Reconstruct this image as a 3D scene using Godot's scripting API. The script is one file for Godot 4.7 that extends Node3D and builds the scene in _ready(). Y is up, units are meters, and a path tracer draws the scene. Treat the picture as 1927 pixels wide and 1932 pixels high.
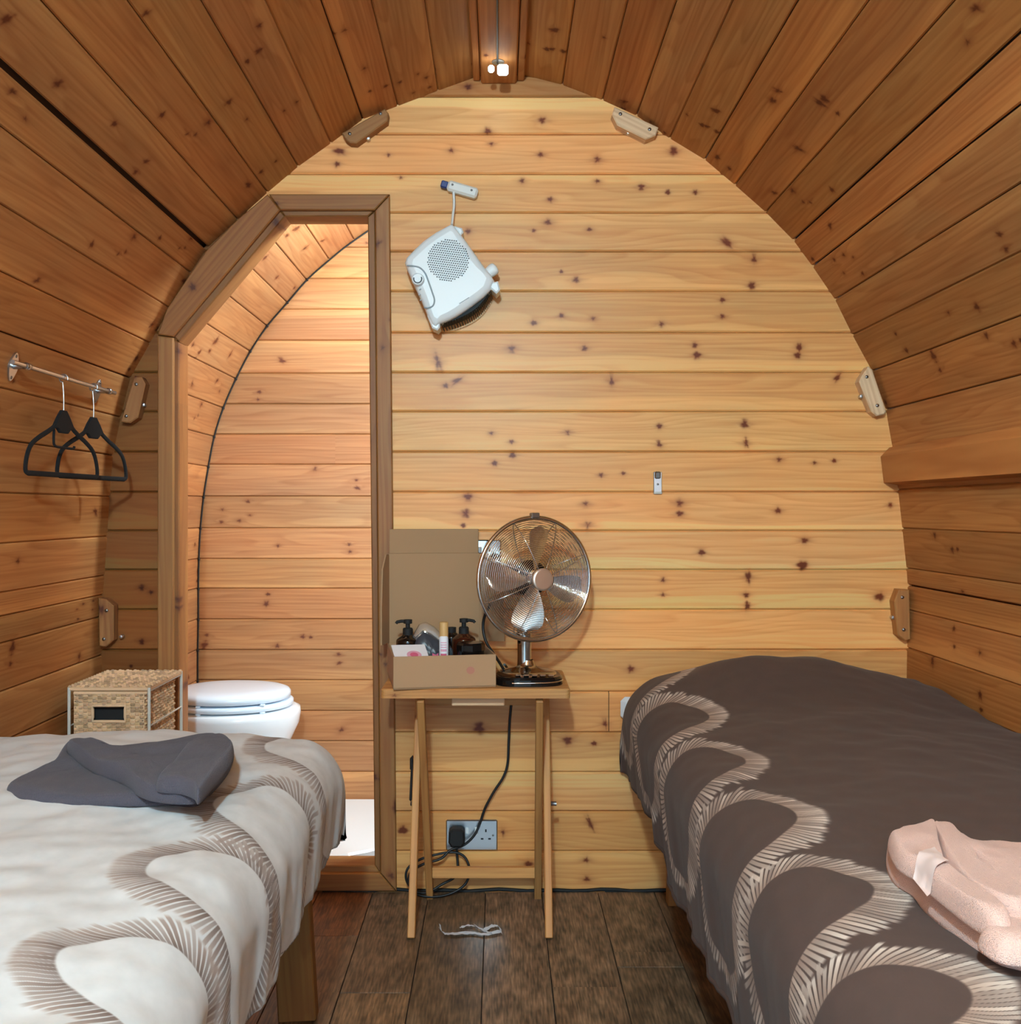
extends Node3D
# A timber camping pod: arched plank room with two made beds, a folding table with a fan and a box, and a small washroom behind a cut-corner doorway.

const F := 1859.0        # focal length in pixels of the 1927 x 1932 frame
const CX := 942.0        # vanishing point
const CY := 962.0
const EYE := 1.081       # eye height
const D := 2.8           # eye to back wall
const DB := 3.59         # eye to washroom back wall

var M := {}
var used := {}
var rng := RandomNumberGenerator.new()
var Lp := PackedVector2Array()   # left arch joints (x, h), top to floor
var Rp := PackedVector2Array()


# ---------------------------------------------------------------- places
func P(px: float, py: float, d: float) -> Vector3:
	return Vector3((px - CX) * d / F, EYE + (CY - py) * d / F, -d)

func W2(px: float, py: float, d: float = D) -> Vector2:
	return Vector2((px - CX) * d / F, EYE + (CY - py) * d / F)

func U(px: float, py: float, h: float) -> Vector3:
	var s := (py - CY) / (EYE - h)
	return Vector3((px - CX) / s, h, -F / s)

func hash1(v: float) -> float:
	return fposmod(sin(v * 12.9898 + 4.137) * 43758.5453, 1.0)

func lin(c: Color) -> Color:
	return c.srgb_to_linear()


# ---------------------------------------------------------------- nodes
func numbered(n: String) -> String:
	if not used.has(n):
		used[n] = 0
		return n
	used[n] += 1
	return "%s_%03d" % [n, used[n]]

func tag(o: Node3D, label: String, category: String = "", group: String = "", kind: String = "") -> void:
	o.set_meta("label", label)
	if category: o.set_meta("category", category)
	if group: o.set_meta("group", group)
	if kind: o.set_meta("kind", kind)

func thing(called: String, label: String, category: String, at: Vector3, group: String = "") -> Node3D:
	var o := Node3D.new()
	o.name = numbered(called)
	add_child(o)
	o.position = at
	tag(o, label, category, group)
	return o

func begin() -> SurfaceTool:
	var st := SurfaceTool.new()
	st.begin(Mesh.PRIMITIVE_TRIANGLES)
	st.set_smooth_group(-1)
	st.set_color(Color.WHITE)
	return st

func obj(st: SurfaceTool, called: String, mat: Material, parent: Node3D = null, xf: Transform3D = Transform3D()) -> MeshInstance3D:
	st.generate_normals()
	var mi := MeshInstance3D.new()
	mi.mesh = st.commit()
	mi.material_override = null
	mi.mesh.surface_set_material(0, mat)
	if parent == null:
		mi.name = numbered(called)
		add_child(mi)
	else:
		mi.name = called
		parent.add_child(mi, true)
	mi.transform = xf
	return mi

# a part whose vertices are given in the room's own coordinates
func wobj(st: SurfaceTool, called: String, mat: Material, parent: Node3D) -> MeshInstance3D:
	var off := Vector3.ZERO
	var n: Node = parent
	while n is Node3D and n != self:
		off += n.position
		n = n.get_parent()
	return obj(st, called, mat, parent, Transform3D(Basis(), -off))

func struct(st: SurfaceTool, called: String, mat: Material, label: String, category: String) -> MeshInstance3D:
	var o := obj(st, called, mat)
	tag(o, label, category, "", "structure")
	return o


# ---------------------------------------------------------------- shapes
func tri(st: SurfaceTool, a: Vector3, b: Vector3, c: Vector3, ua := Vector2(), ub := Vector2(), uc := Vector2()) -> void:
	st.set_uv(ua); st.add_vertex(a)
	st.set_uv(ub); st.add_vertex(b)
	st.set_uv(uc); st.add_vertex(c)

# flat polygon facing «out»
func face(st: SurfaceTool, p: Array, out: Vector3, uv: Array = []) -> void:
	var n: Vector3 = (p[0] - p[2]).cross(p[0] - p[1])
	var fl := n.dot(out) < 0.0
	for i in range(1, p.size() - 1):
		var a := 0
		var b := i + 1 if fl else i
		var c := i if fl else i + 1
		if uv.is_empty():
			tri(st, p[a], p[b], p[c])
		else:
			tri(st, p[a], p[b], p[c], uv[a], uv[b], uv[c])

# chamfered box in its own axes; grain runs along the longest axis
func cbox(st: SurfaceTool, xf: Transform3D, size: Vector3, bev: float = 0.002, uvk: Array = []) -> void:
	var h := size / 2.0
	bev = minf(bev, 0.49 * minf(size.x, minf(size.y, size.z)))
	var ax := 0
	if size.y > size.x and size.y >= size.z: ax = 1
	elif size.z > size.x and size.z > size.y: ax = 2
	var V := func(sx: float, sy: float, sz: float, k: int) -> Vector3:
		var v := Vector3(sx * h.x, sy * h.y, sz * h.z)
		if k != 0: v.x -= sx * bev
		if k != 1: v.y -= sy * bev
		if k != 2: v.z -= sz * bev
		return v
	var put := func(pts: Array, out: Vector3) -> void:
		var w := []
		var uv := []
		for p in pts:
			w.append(xf * p)
			if uvk.size():
				var al: float = p[ax]
				var cr: float = p[(ax + 1) % 3] + p[(ax + 2) % 3] * 0.93
				uv.append(Vector2(al / 2.6 + uvk[0], uvk[1] + cr * uvk[2]))
		face(st, w, xf.basis * out, uv)
	for s in [-1.0, 1.0]:
		put.call([V.call(s, -1, -1, 0), V.call(s, 1, -1, 0), V.call(s, 1, 1, 0), V.call(s, -1, 1, 0)], Vector3(s, 0, 0))
		put.call([V.call(-1, s, -1, 1), V.call(1, s, -1, 1), V.call(1, s, 1, 1), V.call(-1, s, 1, 1)], Vector3(0, s, 0))
		put.call([V.call(-1, -1, s, 2), V.call(1, -1, s, 2), V.call(1, 1, s, 2), V.call(-1, 1, s, 2)], Vector3(0, 0, s))
	if bev > 0.0:
		for a in [-1.0, 1.0]:
			for b in [-1.0, 1.0]:
				put.call([V.call(a, b, -1, 0), V.call(a, b, 1, 0), V.call(a, b, 1, 1), V.call(a, b, -1, 1)], Vector3(a, b, 0))
				put.call([V.call(a, -1, b, 0), V.call(a, 1, b, 0), V.call(a, 1, b, 2), V.call(a, -1, b, 2)], Vector3(a, 0, b))
				put.call([V.call(-1, a, b, 1), V.call(1, a, b, 1), V.call(1, a, b, 2), V.call(-1, a, b, 2)], Vector3(0, a, b))
				for c in [-1.0, 1.0]:
					put.call([V.call(a, b, c, 0), V.call(a, b, c, 1), V.call(a, b, c, 2)], Vector3(a, b, c))

func at(p: Vector3, ry: float = 0.0, rx: float = 0.0, rz: float = 0.0) -> Transform3D:
	return Transform3D(Basis.from_euler(Vector3(rx, ry, rz)), p)

# box between two points (a bar), «side» gives the direction of its width
func bar(st: SurfaceTool, a: Vector3, b: Vector3, w: float, t: float, side: Vector3, bev := 0.002, uvk: Array = []) -> void:
	var y := (b - a).normalized()
	var x := (side - y * side.dot(y)).normalized()
	var z := x.cross(y)
	cbox(st, Transform3D(Basis(x, y, z), (a + b) / 2.0), Vector3(w, (b - a).length(), t), bev, uvk)

func tube(st: SurfaceTool, pts: Array, r: float, seg: int = 8, closed: bool = false, flat := 1.0) -> void:
	st.set_smooth_group(0)
	var n := pts.size()
	var rings := []
	var up := Vector3.ZERO
	for i in n:
		var t: Vector3
		if closed:
			t = (pts[(i + 1) % n] - pts[(i + n - 1) % n]).normalized()
		else:
			t = (pts[mini(i + 1, n - 1)] - pts[maxi(i - 1, 0)]).normalized()
		if i == 0:
			up = Vector3.UP if absf(t.y) < 0.9 else Vector3.RIGHT
		up = (up - t * up.dot(t)).normalized()
		var sd := t.cross(up)
		var ring := []
		for k in seg:
			var an := TAU * k / seg
			ring.append(pts[i] + (up * cos(an) + sd * sin(an) * flat) * r)
		rings.append(ring)
	for i in (n if closed else n - 1):
		var j := (i + 1) % n
		for k in seg:
			var k2 := (k + 1) % seg
			tri(st, rings[i][k], rings[j][k], rings[j][k2])
			tri(st, rings[i][k], rings[j][k2], rings[i][k2])
	if not closed:
		st.set_smooth_group(-1)
		for k in range(1, seg - 1):
			tri(st, rings[0][0], rings[0][k], rings[0][k + 1])
			tri(st, rings[n - 1][0], rings[n - 1][k + 1], rings[n - 1][k])
	st.set_smooth_group(-1)

func circle(c: Vector3, r: float, n: int, ux := Vector3.RIGHT, uy := Vector3.UP) -> Array:
	var a := []
	for i in n:
		a.append(c + (ux * cos(TAU * i / n) + uy * sin(TAU * i / n)) * r)
	return a

# profile of (r, y) turned round y
func lathe(st: SurfaceTool, xf: Transform3D, prof: Array, seg: int = 24, smooth := true) -> void:
	if smooth: st.set_smooth_group(0)
	for i in prof.size() - 1:
		for k in seg:
			var a0 := TAU * k / seg
			var a1 := TAU * (k + 1) / seg
			var q := func(p: Vector2, an: float) -> Vector3: return xf * Vector3(p.x * cos(an), p.y, p.x * sin(an))
			var A: Vector3 = q.call(prof[i], a0)
			var B: Vector3 = q.call(prof[i], a1)
			var C: Vector3 = q.call(prof[i + 1], a1)
			var E: Vector3 = q.call(prof[i + 1], a0)
			if prof[i].x > 1e-6: tri(st, A, B, C)
			if prof[i + 1].x > 1e-6: tri(st, A, C, E)
	st.set_smooth_group(-1)

func smooth_profile(prof: Array, n: int = 4) -> Array:
	var out := []
	for i in prof.size() - 1:
		var p0: Vector2 = prof[maxi(i - 1, 0)]
		var p3: Vector2 = prof[mini(i + 2, prof.size() - 1)]
		for k in n:
			out.append(prof[i].cubic_interpolate(prof[i + 1], p0, p3, float(k) / n))
	out.append(prof[-1])
	return out

func smooth_path(pts: Array, n: int = 6) -> Array:
	var out := []
	for i in pts.size() - 1:
		var p0: Vector3 = pts[maxi(i - 1, 0)]
		var p3: Vector3 = pts[mini(i + 2, pts.size() - 1)]
		for k in n:
			out.append(pts[i].cubic_interpolate(pts[i + 1], p0, p3, float(k) / n))
	out.append(pts[-1])
	return out

func inset(poly: PackedVector2Array, d: float) -> PackedVector2Array:
	var out := PackedVector2Array()
	var n := poly.size()
	for i in n:
		var e0 := (poly[i] - poly[(i + n - 1) % n]).normalized()
		var e1 := (poly[(i + 1) % n] - poly[i]).normalized()
		var n0 := Vector2(-e0.y, e0.x)
		var n1 := Vector2(-e1.y, e1.x)
		var m := (n0 + n1)
		var k := maxf(0.35, 1.0 + n0.dot(n1))
		out.append(poly[i] + m * d / k)
	return out

# outline in (x, y) pushed from z0 (front) back to z1, front edge chamfered; grain along gdir
func extrude(st: SurfaceTool, poly_in: PackedVector2Array, z0: float, z1: float, bev: float = 0.002, gdir := Vector2(1, 0), uvk: Array = [], xf := Transform3D()) -> void:
	var poly := poly_in.duplicate()
	if Geometry2D.is_polygon_clockwise(poly): poly.reverse()
	var inn := inset(poly, bev) if bev > 0.0 else poly
	var c := Vector2.ZERO
	for p in poly: c += p / poly.size()
	var cross := Vector2(-gdir.y, gdir.x)
	var uv := func(p: Vector2, dz: float) -> Vector2:
		if uvk.is_empty(): return Vector2.ZERO
		return Vector2((p - c).dot(gdir) / 2.6 + uvk[0], uvk[1] + ((p - c).dot(cross) + dz) * uvk[2])
	var idx := Geometry2D.triangulate_polygon(inn)
	for k in range(0, idx.size(), 3):
		var t := [inn[idx[k]], inn[idx[k + 1]], inn[idx[k + 2]]]
		face(st, [xf * Vector3(t[0].x, t[0].y, z0), xf * Vector3(t[1].x, t[1].y, z0), xf * Vector3(t[2].x, t[2].y, z0)], xf.basis * Vector3(0, 0, 1), [uv.call(t[0], 0.0), uv.call(t[1], 0.0), uv.call(t[2], 0.0)])
	idx = Geometry2D.triangulate_polygon(poly)
	for k in range(0, idx.size(), 3):
		var t := [poly[idx[k]], poly[idx[k + 1]], poly[idx[k + 2]]]
		face(st, [xf * Vector3(t[0].x, t[0].y, z1), xf * Vector3(t[1].x, t[1].y, z1), xf * Vector3(t[2].x, t[2].y, z1)], xf.basis * Vector3(0, 0, -1), [uv.call(t[0], 0.0), uv.call(t[1], 0.0), uv.call(t[2], 0.0)])
	var n := poly.size()
	for i in n:
		var j := (i + 1) % n
		var e := (poly[j] - poly[i]).normalized()
		var out := xf.basis * Vector3(e.y, -e.x, 0)
		if bev > 0.0:
			face(st, [xf * Vector3(inn[i].x, inn[i].y, z0), xf * Vector3(inn[j].x, inn[j].y, z0), xf * Vector3(poly[j].x, poly[j].y, z0 - bev), xf * Vector3(poly[i].x, poly[i].y, z0 - bev)], out + xf.basis * Vector3(0, 0, 1), [uv.call(inn[i], 0.0), uv.call(inn[j], 0.0), uv.call(poly[j], 0.0), uv.call(poly[i], 0.0)])
		var zz := z0 - bev
		face(st, [xf * Vector3(poly[i].x, poly[i].y, zz), xf * Vector3(poly[j].x, poly[j].y, zz), xf * Vector3(poly[j].x, poly[j].y, z1), xf * Vector3(poly[i].x, poly[i].y, z1)], out, [uv.call(poly[i], 0.0), uv.call(poly[j], 0.0), uv.call(poly[j], 0.03), uv.call(poly[i], 0.03)])

func px_poly(a: Array, d: float) -> PackedVector2Array:
	var out := PackedVector2Array()
	for i in range(0, a.size(), 2):
		out.append(W2(a[i], a[i + 1], d))
	return out

# smooth sheet from rows of points
func sheet(st: SurfaceTool, rows: Array, uvs: Array = [], flip := false, grp := 0) -> void:
	st.set_smooth_group(grp)
	for i in rows.size() - 1:
		for j in rows[i].size() - 1:
			var q := [rows[i][j], rows[i][j + 1], rows[i + 1][j + 1], rows[i + 1][j]]
			var u := [Vector2(), Vector2(), Vector2(), Vector2()]
			if uvs.size():
				u = [uvs[i][j], uvs[i][j + 1], uvs[i + 1][j + 1], uvs[i + 1][j]]
			if flip:
				tri(st, q[0], q[2], q[1], u[0], u[2], u[1])
				tri(st, q[0], q[3], q[2], u[0], u[3], u[2])
			else:
				tri(st, q[0], q[1], q[2], u[0], u[1], u[2])
				tri(st, q[0], q[2], q[3], u[0], u[2], u[3])
	st.set_smooth_group(-1)


# ---------------------------------------------------------------- materials
func mat(called: String, c: Color, rough: float, metal := 0.0, spec := 0.5) -> StandardMaterial3D:
	var m := StandardMaterial3D.new()
	m.resource_name = called
	m.albedo_color = c
	m.roughness = rough
	m.metallic = metal
	m.metallic_specular = spec
	M[called] = m
	return m

func noise_image(w: int, h: int, freq: float, seed_: int, oct := 3) -> Image:
	var n := FastNoiseLite.new()
	n.seed = seed_
	n.noise_type = FastNoiseLite.TYPE_SIMPLEX_SMOOTH
	n.frequency = freq
	n.fractal_octaves = oct
	var im := n.get_image(w, h, false, false, true)
	im.convert(Image.FORMAT_L8)
	return im

func stretched(w: int, h: int, W: int, H: int, freq: float, seed_: int, oct := 3) -> PackedByteArray:
	var im := noise_image(w, h, freq, seed_, oct)
	im.resize(W, H, Image.INTERPOLATE_CUBIC)
	return im.get_data()

# knotty pine: «rows» boards one above the other, knots as [x, y, radius, angle, stretch] in texture pixels
func pine(W: int, H: int, rows: int, knots: Array, sd: int, light: Color, dark: Color, knotc: Color, row_edges: Array = []) -> ImageTexture:
	var low := stretched(W / 24, H / 2, W, H, 0.030, sd, 2)
	var streak := stretched(W / 40, H, W, H, 0.11, sd + 1, 3)
	var blot := stretched(W / 16, H / 4, W, H, 0.035, sd + 2, 3)
	var N := W * H
	var warp := PackedFloat32Array(); warp.resize(N)
	var dk := PackedFloat32Array(); dk.resize(N)
	for kn in knots:
		var kx: float = kn[0]
		var ky: float = kn[1]
		var r: float = kn[2]
		var ca := cos(kn[3])
		var sa := sin(kn[3])
		var sx: float = kn[4]
		var R := int(r * 7.0)
		for yy in range(maxi(0, int(ky) - int(r * 3.5)), mini(H, int(ky) + int(r * 3.5))):
			for xx in range(maxi(0, int(kx) - R), mini(W, int(kx) + R)):
				var dx := xx - kx
				var dy := yy - ky
				var i := yy * W + xx
				warp[i] += 0.35 * exp(-(dx * dx / (r * r * 9.0) + dy * dy / (r * r * 2.2))) * (1.0 if dy > 0.0 else -1.0)
				var a := (dx * ca + dy * sa) / (r * sx)
				var b := (-dx * sa + dy * ca) / r
				var q := a * a + b * b
				var wob := (blot[i] * 0.0039216 - 0.5) * 1.1 + (streak[i] * 0.0039216 - 0.5) * 0.8 + 0.12 * sin(3.0 * atan2(b, a) + kx) + 0.10 * sin(5.0 * atan2(b, a) + ky)
				var core := 1.0 / (1.0 + exp((sqrt(q) - 0.60 + wob) * 5.0))
				var tail := 0.17 * exp(-(dx * dx / (r * r * 9.0) + dy * dy / (r * r * 0.35)))
				var halo := 0.10 * exp(-q / 3.0)
				dk[i] = maxf(dk[i], minf(0.9, core * 0.86 + tail + halo))
	var by := PackedByteArray(); by.resize(N * 3)
	var o := 0
	for y in H:
		var row := int(float(y) * rows / H)
		if row_edges.size():
			row = 0
			for e in row_edges:
				if y >= e: row += 1
		var fr0 := fposmod(float(y) * rows / H, 1.0)
		if row_edges.size():
			var ya: float = row_edges[row - 1] if row > 0 else 0.0
			var yb: float = row_edges[row] if row < row_edges.size() else float(H)
			fr0 = (y - ya) / (yb - ya)
		if hash1(row * 9.1 + sd) < 0.35: fr0 = 1.0 - fr0
		var sapw := 0.20 * hash1(row * 6.3 + sd + 2.0)
		var h0 := hash1(row * 3.7 + sd)
		var h1 := hash1(row * 5.3 + sd + 9.0)
		var h2 := hash1(row * 7.9 + sd + 17.0)
		var yr := float(y) * rows / H
		var nr := 3.0 + 4.0 * h1
		var am := 2.0 + 2.5 * h2
		var tone := 0.93 + 0.13 * h0
		var hue := (hash1(row * 2.1 + sd + 31.0) - 0.5) * 0.10
		for x in W:
			var i := y * W + x
			var t := yr * nr + (low[i] * 0.0039216 + warp[i] * 0.35) * am
			var s := t - floorf(t)
			var g := s * s
			if s > 0.86: g *= (1.0 - s) * 7.14
			var f := 0.22 + 0.42 * g + (streak[i] * 0.0039216 - 0.5) * 0.55
			f = clampf(f, 0.0, 1.0)
			var bl := (blot[i] * 0.0039216 - 0.5) * 0.16
			var k := dk[i]
			var sap := clampf((fr0 - 0.66 + (low[i] * 0.0039216 - 0.5) * 0.5) * 7.0, 0.0, 1.0) * sapw
			f = clampf(f - sap * 1.6, 0.0, 1.0)
			var tt := tone + bl * 0.45 + sap * 0.35 - 0.03
			var cr := (light.r + (dark.r - light.r) * f) * tt
			var cg := (light.g + (dark.g - light.g) * f) * (tt - hue * 0.5 - bl * 0.35 + sap * 0.04)
			var cb := (light.b + (dark.b - light.b) * f) * (tt - hue - bl * 0.7)
			cr += (knotc.r - cr) * k
			cg += (knotc.g - cg) * k
			cb += (knotc.b - cb) * k
			by[o] = int(clampf(cr, 0.0, 1.0) * 255.0)
			by[o + 1] = int(clampf(cg, 0.0, 1.0) * 255.0)
			by[o + 2] = int(clampf(cb, 0.0, 1.0) * 255.0)
			o += 3
	return ImageTexture.create_from_image(Image.create_from_data(W, H, false, Image.FORMAT_RGB8, by))

const PR := 12     # boards in the general pine texture
func board_v(row: int, frac: float) -> float:
	return (float(posmod(row, PR)) + 0.05 + 0.90 * frac) / PR

# uv settings of a small pine piece: start, centre of a board, height of 1 m
func grain(row: int, u0: float) -> Array:
	return [u0, (float(posmod(row, PR)) + 0.5) / PR, 0.9 / (PR * 0.125)]

func tinted_texture_material(called: String, tex: Texture2D, c: Color, rough: float, coat := 0.0) -> StandardMaterial3D:
	var m := mat(called, c, rough)
	m.albedo_texture = tex
	m.vertex_color_use_as_albedo = true
	if coat > 0.0:
		m.clearcoat_enabled = true
		m.clearcoat = coat
		m.clearcoat_roughness = 0.32
	return m

const KNOTS := [
	[883, 163, 9], [1023, 227, 8], [920, 247, 7], [927, 271, 5], [851, 283, 6], [1020, 291, 6], [1127, 301, 8], [756, 334, 4], [636, 309, 6], [733, 291, 4], [985, 341, 6], [1038, 376, 6], [1127, 341, 6],
	[1210, 352, 6], [883, 436, 6], [1034, 418, 8], [1112, 432, 5], [1007, 434, 4], [1087, 527, 7], [1059, 512, 3], [1059, 596, 5], [1007, 608, 6], [1119, 601, 5], [1248, 610, 6], [965, 657, 8],
	[1103, 656, 6], [826, 682, 9, 1.1, 2.0], [841, 727, 6], [862, 718, 6, -0.5, 3.0], [1154, 719, 6, 1.5, 2.0], [927, 817, 5], [965, 833, 5], [1071, 815, 6], [967, 858, 6], [933, 874, 5], [1134, 896, 5], [1176, 893, 4],
	[883, 937, 9], [879, 968, 8], [874, 990, 4], [1105, 950, 7], [1109, 990, 10], [1311, 650, 5], [1315, 670, 6], [1508, 655, 6, 1.5, 1.5], [1505, 670, 6], [1244, 804, 5], [1244, 838, 5, 0.8, 1.5],
	[1405, 799, 7], [1408, 836, 7, 1.3, 1.5], [1470, 867, 6], [1537, 873, 4], [1574, 869, 4], [1282, 949, 8], [1282, 969, 7], [1468, 963, 6], [1680, 953, 5], [1324, 1042, 6], [1518, 1019, 8], [1514, 1066, 8],
	[1251, 1094, 5], [1251, 1122, 5], [1412, 1089, 7, 1.5, 1.5], [1408, 1122, 7], [1410, 1142, 7, 1.5, 1.3], [1660, 1125, 9], [1271, 285, 7], [1312, 362, 5], [1260, 362, 4], [1372, 458, 7, 0.6, 2.2], [1423, 489, 8, 1.4, 1.4],
	[1418, 538, 7], [1363, 565, 5], [1363, 597, 6], [904, 1373, 9], [1071, 1396, 9], [1121, 1402, 5], [760, 1565, 7], [949, 1569, 6, 1.4, 1.5], [1113, 1552, 6, 1.0, 3.0], [997, 1630, 9], [1106, 1622, 7], [1107, 1658, 8],
	[1142, 1366, 7, 1.2, 2.0], [267, 1109, 6], [285, 1117, 5], [267, 1210, 5], [247, 1256, 3], [640, 285, 7, 0.2, 2.0], [1224, 1350, 6], [1580, 712, 6, -0.8, 2.0], [890, 1280, 6], [1190, 1262, 7],
]
# joints between the boards of the back wall, in the photograph's rows
const ROWS_BACK := [136, 182, 253, 328, 401, 474, 549, 627, 702, 776, 852, 928, 1001, 1075, 1150, 1226, 1305, 1382, 1457, 1531, 1606, 1683]
const BX0 := 170.0
const BX1 := 1740.0
const BY0 := 136.0
const BY1 := 1690.0

func random_knots(W: int, H: int, rows: int, per: int, sd: int) -> Array:
	var r := RandomNumberGenerator.new()
	r.seed = sd
	var a := []
	var rh := float(H) / rows
	for i in rows:
		var n := per + r.randi_range(-2, 3)
		for k in n:
			var kx := r.randf() * W
			var ky := (i + 0.15 + 0.7 * r.randf()) * rh
			a.append([kx, ky, rh * (0.045 + 0.05 * r.randf()), r.randf_range(-0.6, 1.6), 1.0 + r.randf() * r.randf() * 1.6])
			if r.randf() < 0.35:   # knots often come in pairs across a board
				a.append([kx + r.randf_range(-8, 8), clampf(ky + rh * r.randf_range(0.2, 0.4), i * rh + 5, (i + 1) * rh - 5), rh * 0.06, 0.0, 1.2])
	return a

func floor_tex() -> ImageTexture:
	var W := 1024
	var H := 1024
	var rows := 8
	var low := stretched(W / 6, H / 2, W, H, 0.05, 51, 4)
	var fine := stretched(W / 12, H, W, H, 0.20, 52, 3)
	var mot := noise_image(W, H, 0.022, 53, 4).get_data()
	var by := PackedByteArray(); by.resize(W * H * 3)
	var o := 0
	for y in H:
		var row := y * rows / H
		var tone := 0.84 + 0.30 * hash1(row * 4.4 + 3.0)
		var warm := hash1(row * 2.7 + 8.0) * 0.10
		for x in W:
			var i := y * W + x
			var v := 0.55 * (low[i] * 0.0039216 - 0.5) + 0.75 * (fine[i] * 0.0039216 - 0.5) + 0.26 * (mot[i] * 0.0039216 - 0.5)
			var l := tone * (1.0 + v * 0.95)
			by[o] = int(clampf(0.47 * l * (1.0 + warm * 0.5), 0.0, 1.0) * 255.0)
			by[o + 1] = int(clampf(0.375 * l, 0.0, 1.0) * 255.0)
			by[o + 2] = int(clampf(0.296 * l * (1.0 - warm), 0.0, 1.0) * 255.0)
			o += 3
	return ImageTexture.create_from_image(Image.create_from_data(W, H, false, Image.FORMAT_RGB8, by))

# printed duvet: a chain of feathered rings. e runs over the bed's edge (top negative, hanging side positive), d is the distance from the eye
const DU_E0 := -0.24
const DU_E1 := 0.42
func duvet_tex(base: Color, inner: Color, outer: Color, rings: Array, d0: float, d1: float, dense: float, sd: int) -> ImageTexture:
	var W := 2048
	var H := 768
	var r := RandomNumberGenerator.new()
	r.seed = sd
	var mot := noise_image(W / 2, H / 2, 0.05, sd, 4)
	mot.resize(W, H, Image.INTERPOLATE_CUBIC)
	var md := mot.get_data()
	var R := PackedFloat32Array(); R.resize(W * H)
	var A := PackedFloat32Array(); A.resize(W * H)
	for ring in rings:
		var dc: float = ring[0]
		var rz: float = ring[1]
		var ec: float = ring[2]
		var re: float = ring[3]
		var ln := PackedFloat32Array()
		var ph := PackedFloat32Array()
		for k in 400:
			ln.append(r.randf_range(0.72, 1.08))
			ph.append(r.randf_range(0.55, 1.0))
		var ns := 112.0
		var x0 := int((dc - rz * 1.15 - d0) / (d1 - d0) * W)
		var x1 := int((dc + rz * 1.15 - d0) / (d1 - d0) * W)
		for y in H:
			var e := DU_E0 + (DU_E1 - DU_E0) * y / H
			var pe := (e - ec) / re
			if absf(pe) > 1.2: continue
			for x in range(maxi(0, x0), mini(W, x1)):
				var d := d0 + (d1 - d0) * x / W
				var pz := (d - dc) / rz
				var q := sqrt(pe * pe + pz * pz)
				if q > 1.16 or q < 0.35: continue
				var an := atan2(pz, -pe)        # 0 at the tip on the bed's top
				var tip := exp(-an * an / 0.45)
				var sn := sin(an)
				var th := 0.25 + 0.15 * sn * sn - 0.06 * exp(-(absf(an) - PI) * (absf(an) - PI) / 0.8)
				var wobble := 0.014 * sin(an * 3.0 + dc * 7.0) + 0.008 * sin(an * 7.0 + dc)
				var ri := 1.0 - th + wobble
				# strokes lean a little, as drawn by hand
				var sp := (an + 0.10 * (q - ri)) / TAU * ns + 200.0
				var si := int(floorf(sp))
				var fr := sp - si
				var ro := ri + th * (ln[si % 400] * (1.0 - 0.92 * tip) + 0.98 * 0.92 * tip)
				if q < ri or q > ro + 0.02: continue
				var t := clampf((q - ri) / (ro - ri), 0.0, 1.0)
				var gap := lerpf(0.16 + 0.16 * t, 0.03, tip) * dense
				var cov := smoothstep(0.0, 0.10, 0.5 - absf(fr - 0.5) - gap * 0.5 + 0.02)
				cov = lerpf(cov, 1.0, clampf(1.0 - t * 5.0, 0.0, 1.0) * 0.5)
				cov *= smoothstep(ri - 0.002, ri + 0.02, q) * (1.0 - smoothstep(ro - 0.05, ro + 0.01, q))
				var i := y * W + x
				if cov >= A[i] * 0.8:
					A[i] = maxf(A[i], cov * ph[si % 400])
					R[i] = t
	var by := PackedByteArray(); by.resize(W * H * 3)
	var o := 0
	for i in W * H:
		var m := (md[i] * 0.0039216 - 0.5) * 0.06
		var a := A[i]
		var c := base
		if a > 0.003:
			c = base.lerp(inner.lerp(outer, R[i]), a)
		by[o] = int(clampf(c.r + m * c.r, 0.0, 1.0) * 255.0)
		by[o + 1] = int(clampf(c.g + m * c.g, 0.0, 1.0) * 255.0)
		by[o + 2] = int(clampf(c.b + m * c.b, 0.0, 1.0) * 255.0)
		o += 3
	return ImageTexture.create_from_image(Image.create_from_data(W, H, false, Image.FORMAT_RGB8, by))

func bumps(freq: float, sd: int, strength: float, size := 256) -> Texture2D:
	var n := FastNoiseLite.new()
	n.seed = sd
	n.frequency = freq
	n.fractal_octaves = 3
	var im := n.get_seamless_image(size, size)
	im.convert(Image.FORMAT_RGBA8)
	im.bump_map_to_normal_map(strength)
	return ImageTexture.create_from_image(im)

# small printed faces
func print_tex(w: int, h: int, f: Callable) -> ImageTexture:
	var im := Image.create(w, h, false, Image.FORMAT_RGB8)
	for y in h:
		for x in w:
			im.set_pixel(x, y, f.call((x + 0.5) / w, (y + 0.5) / h))
	return ImageTexture.create_from_image(im)

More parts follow.
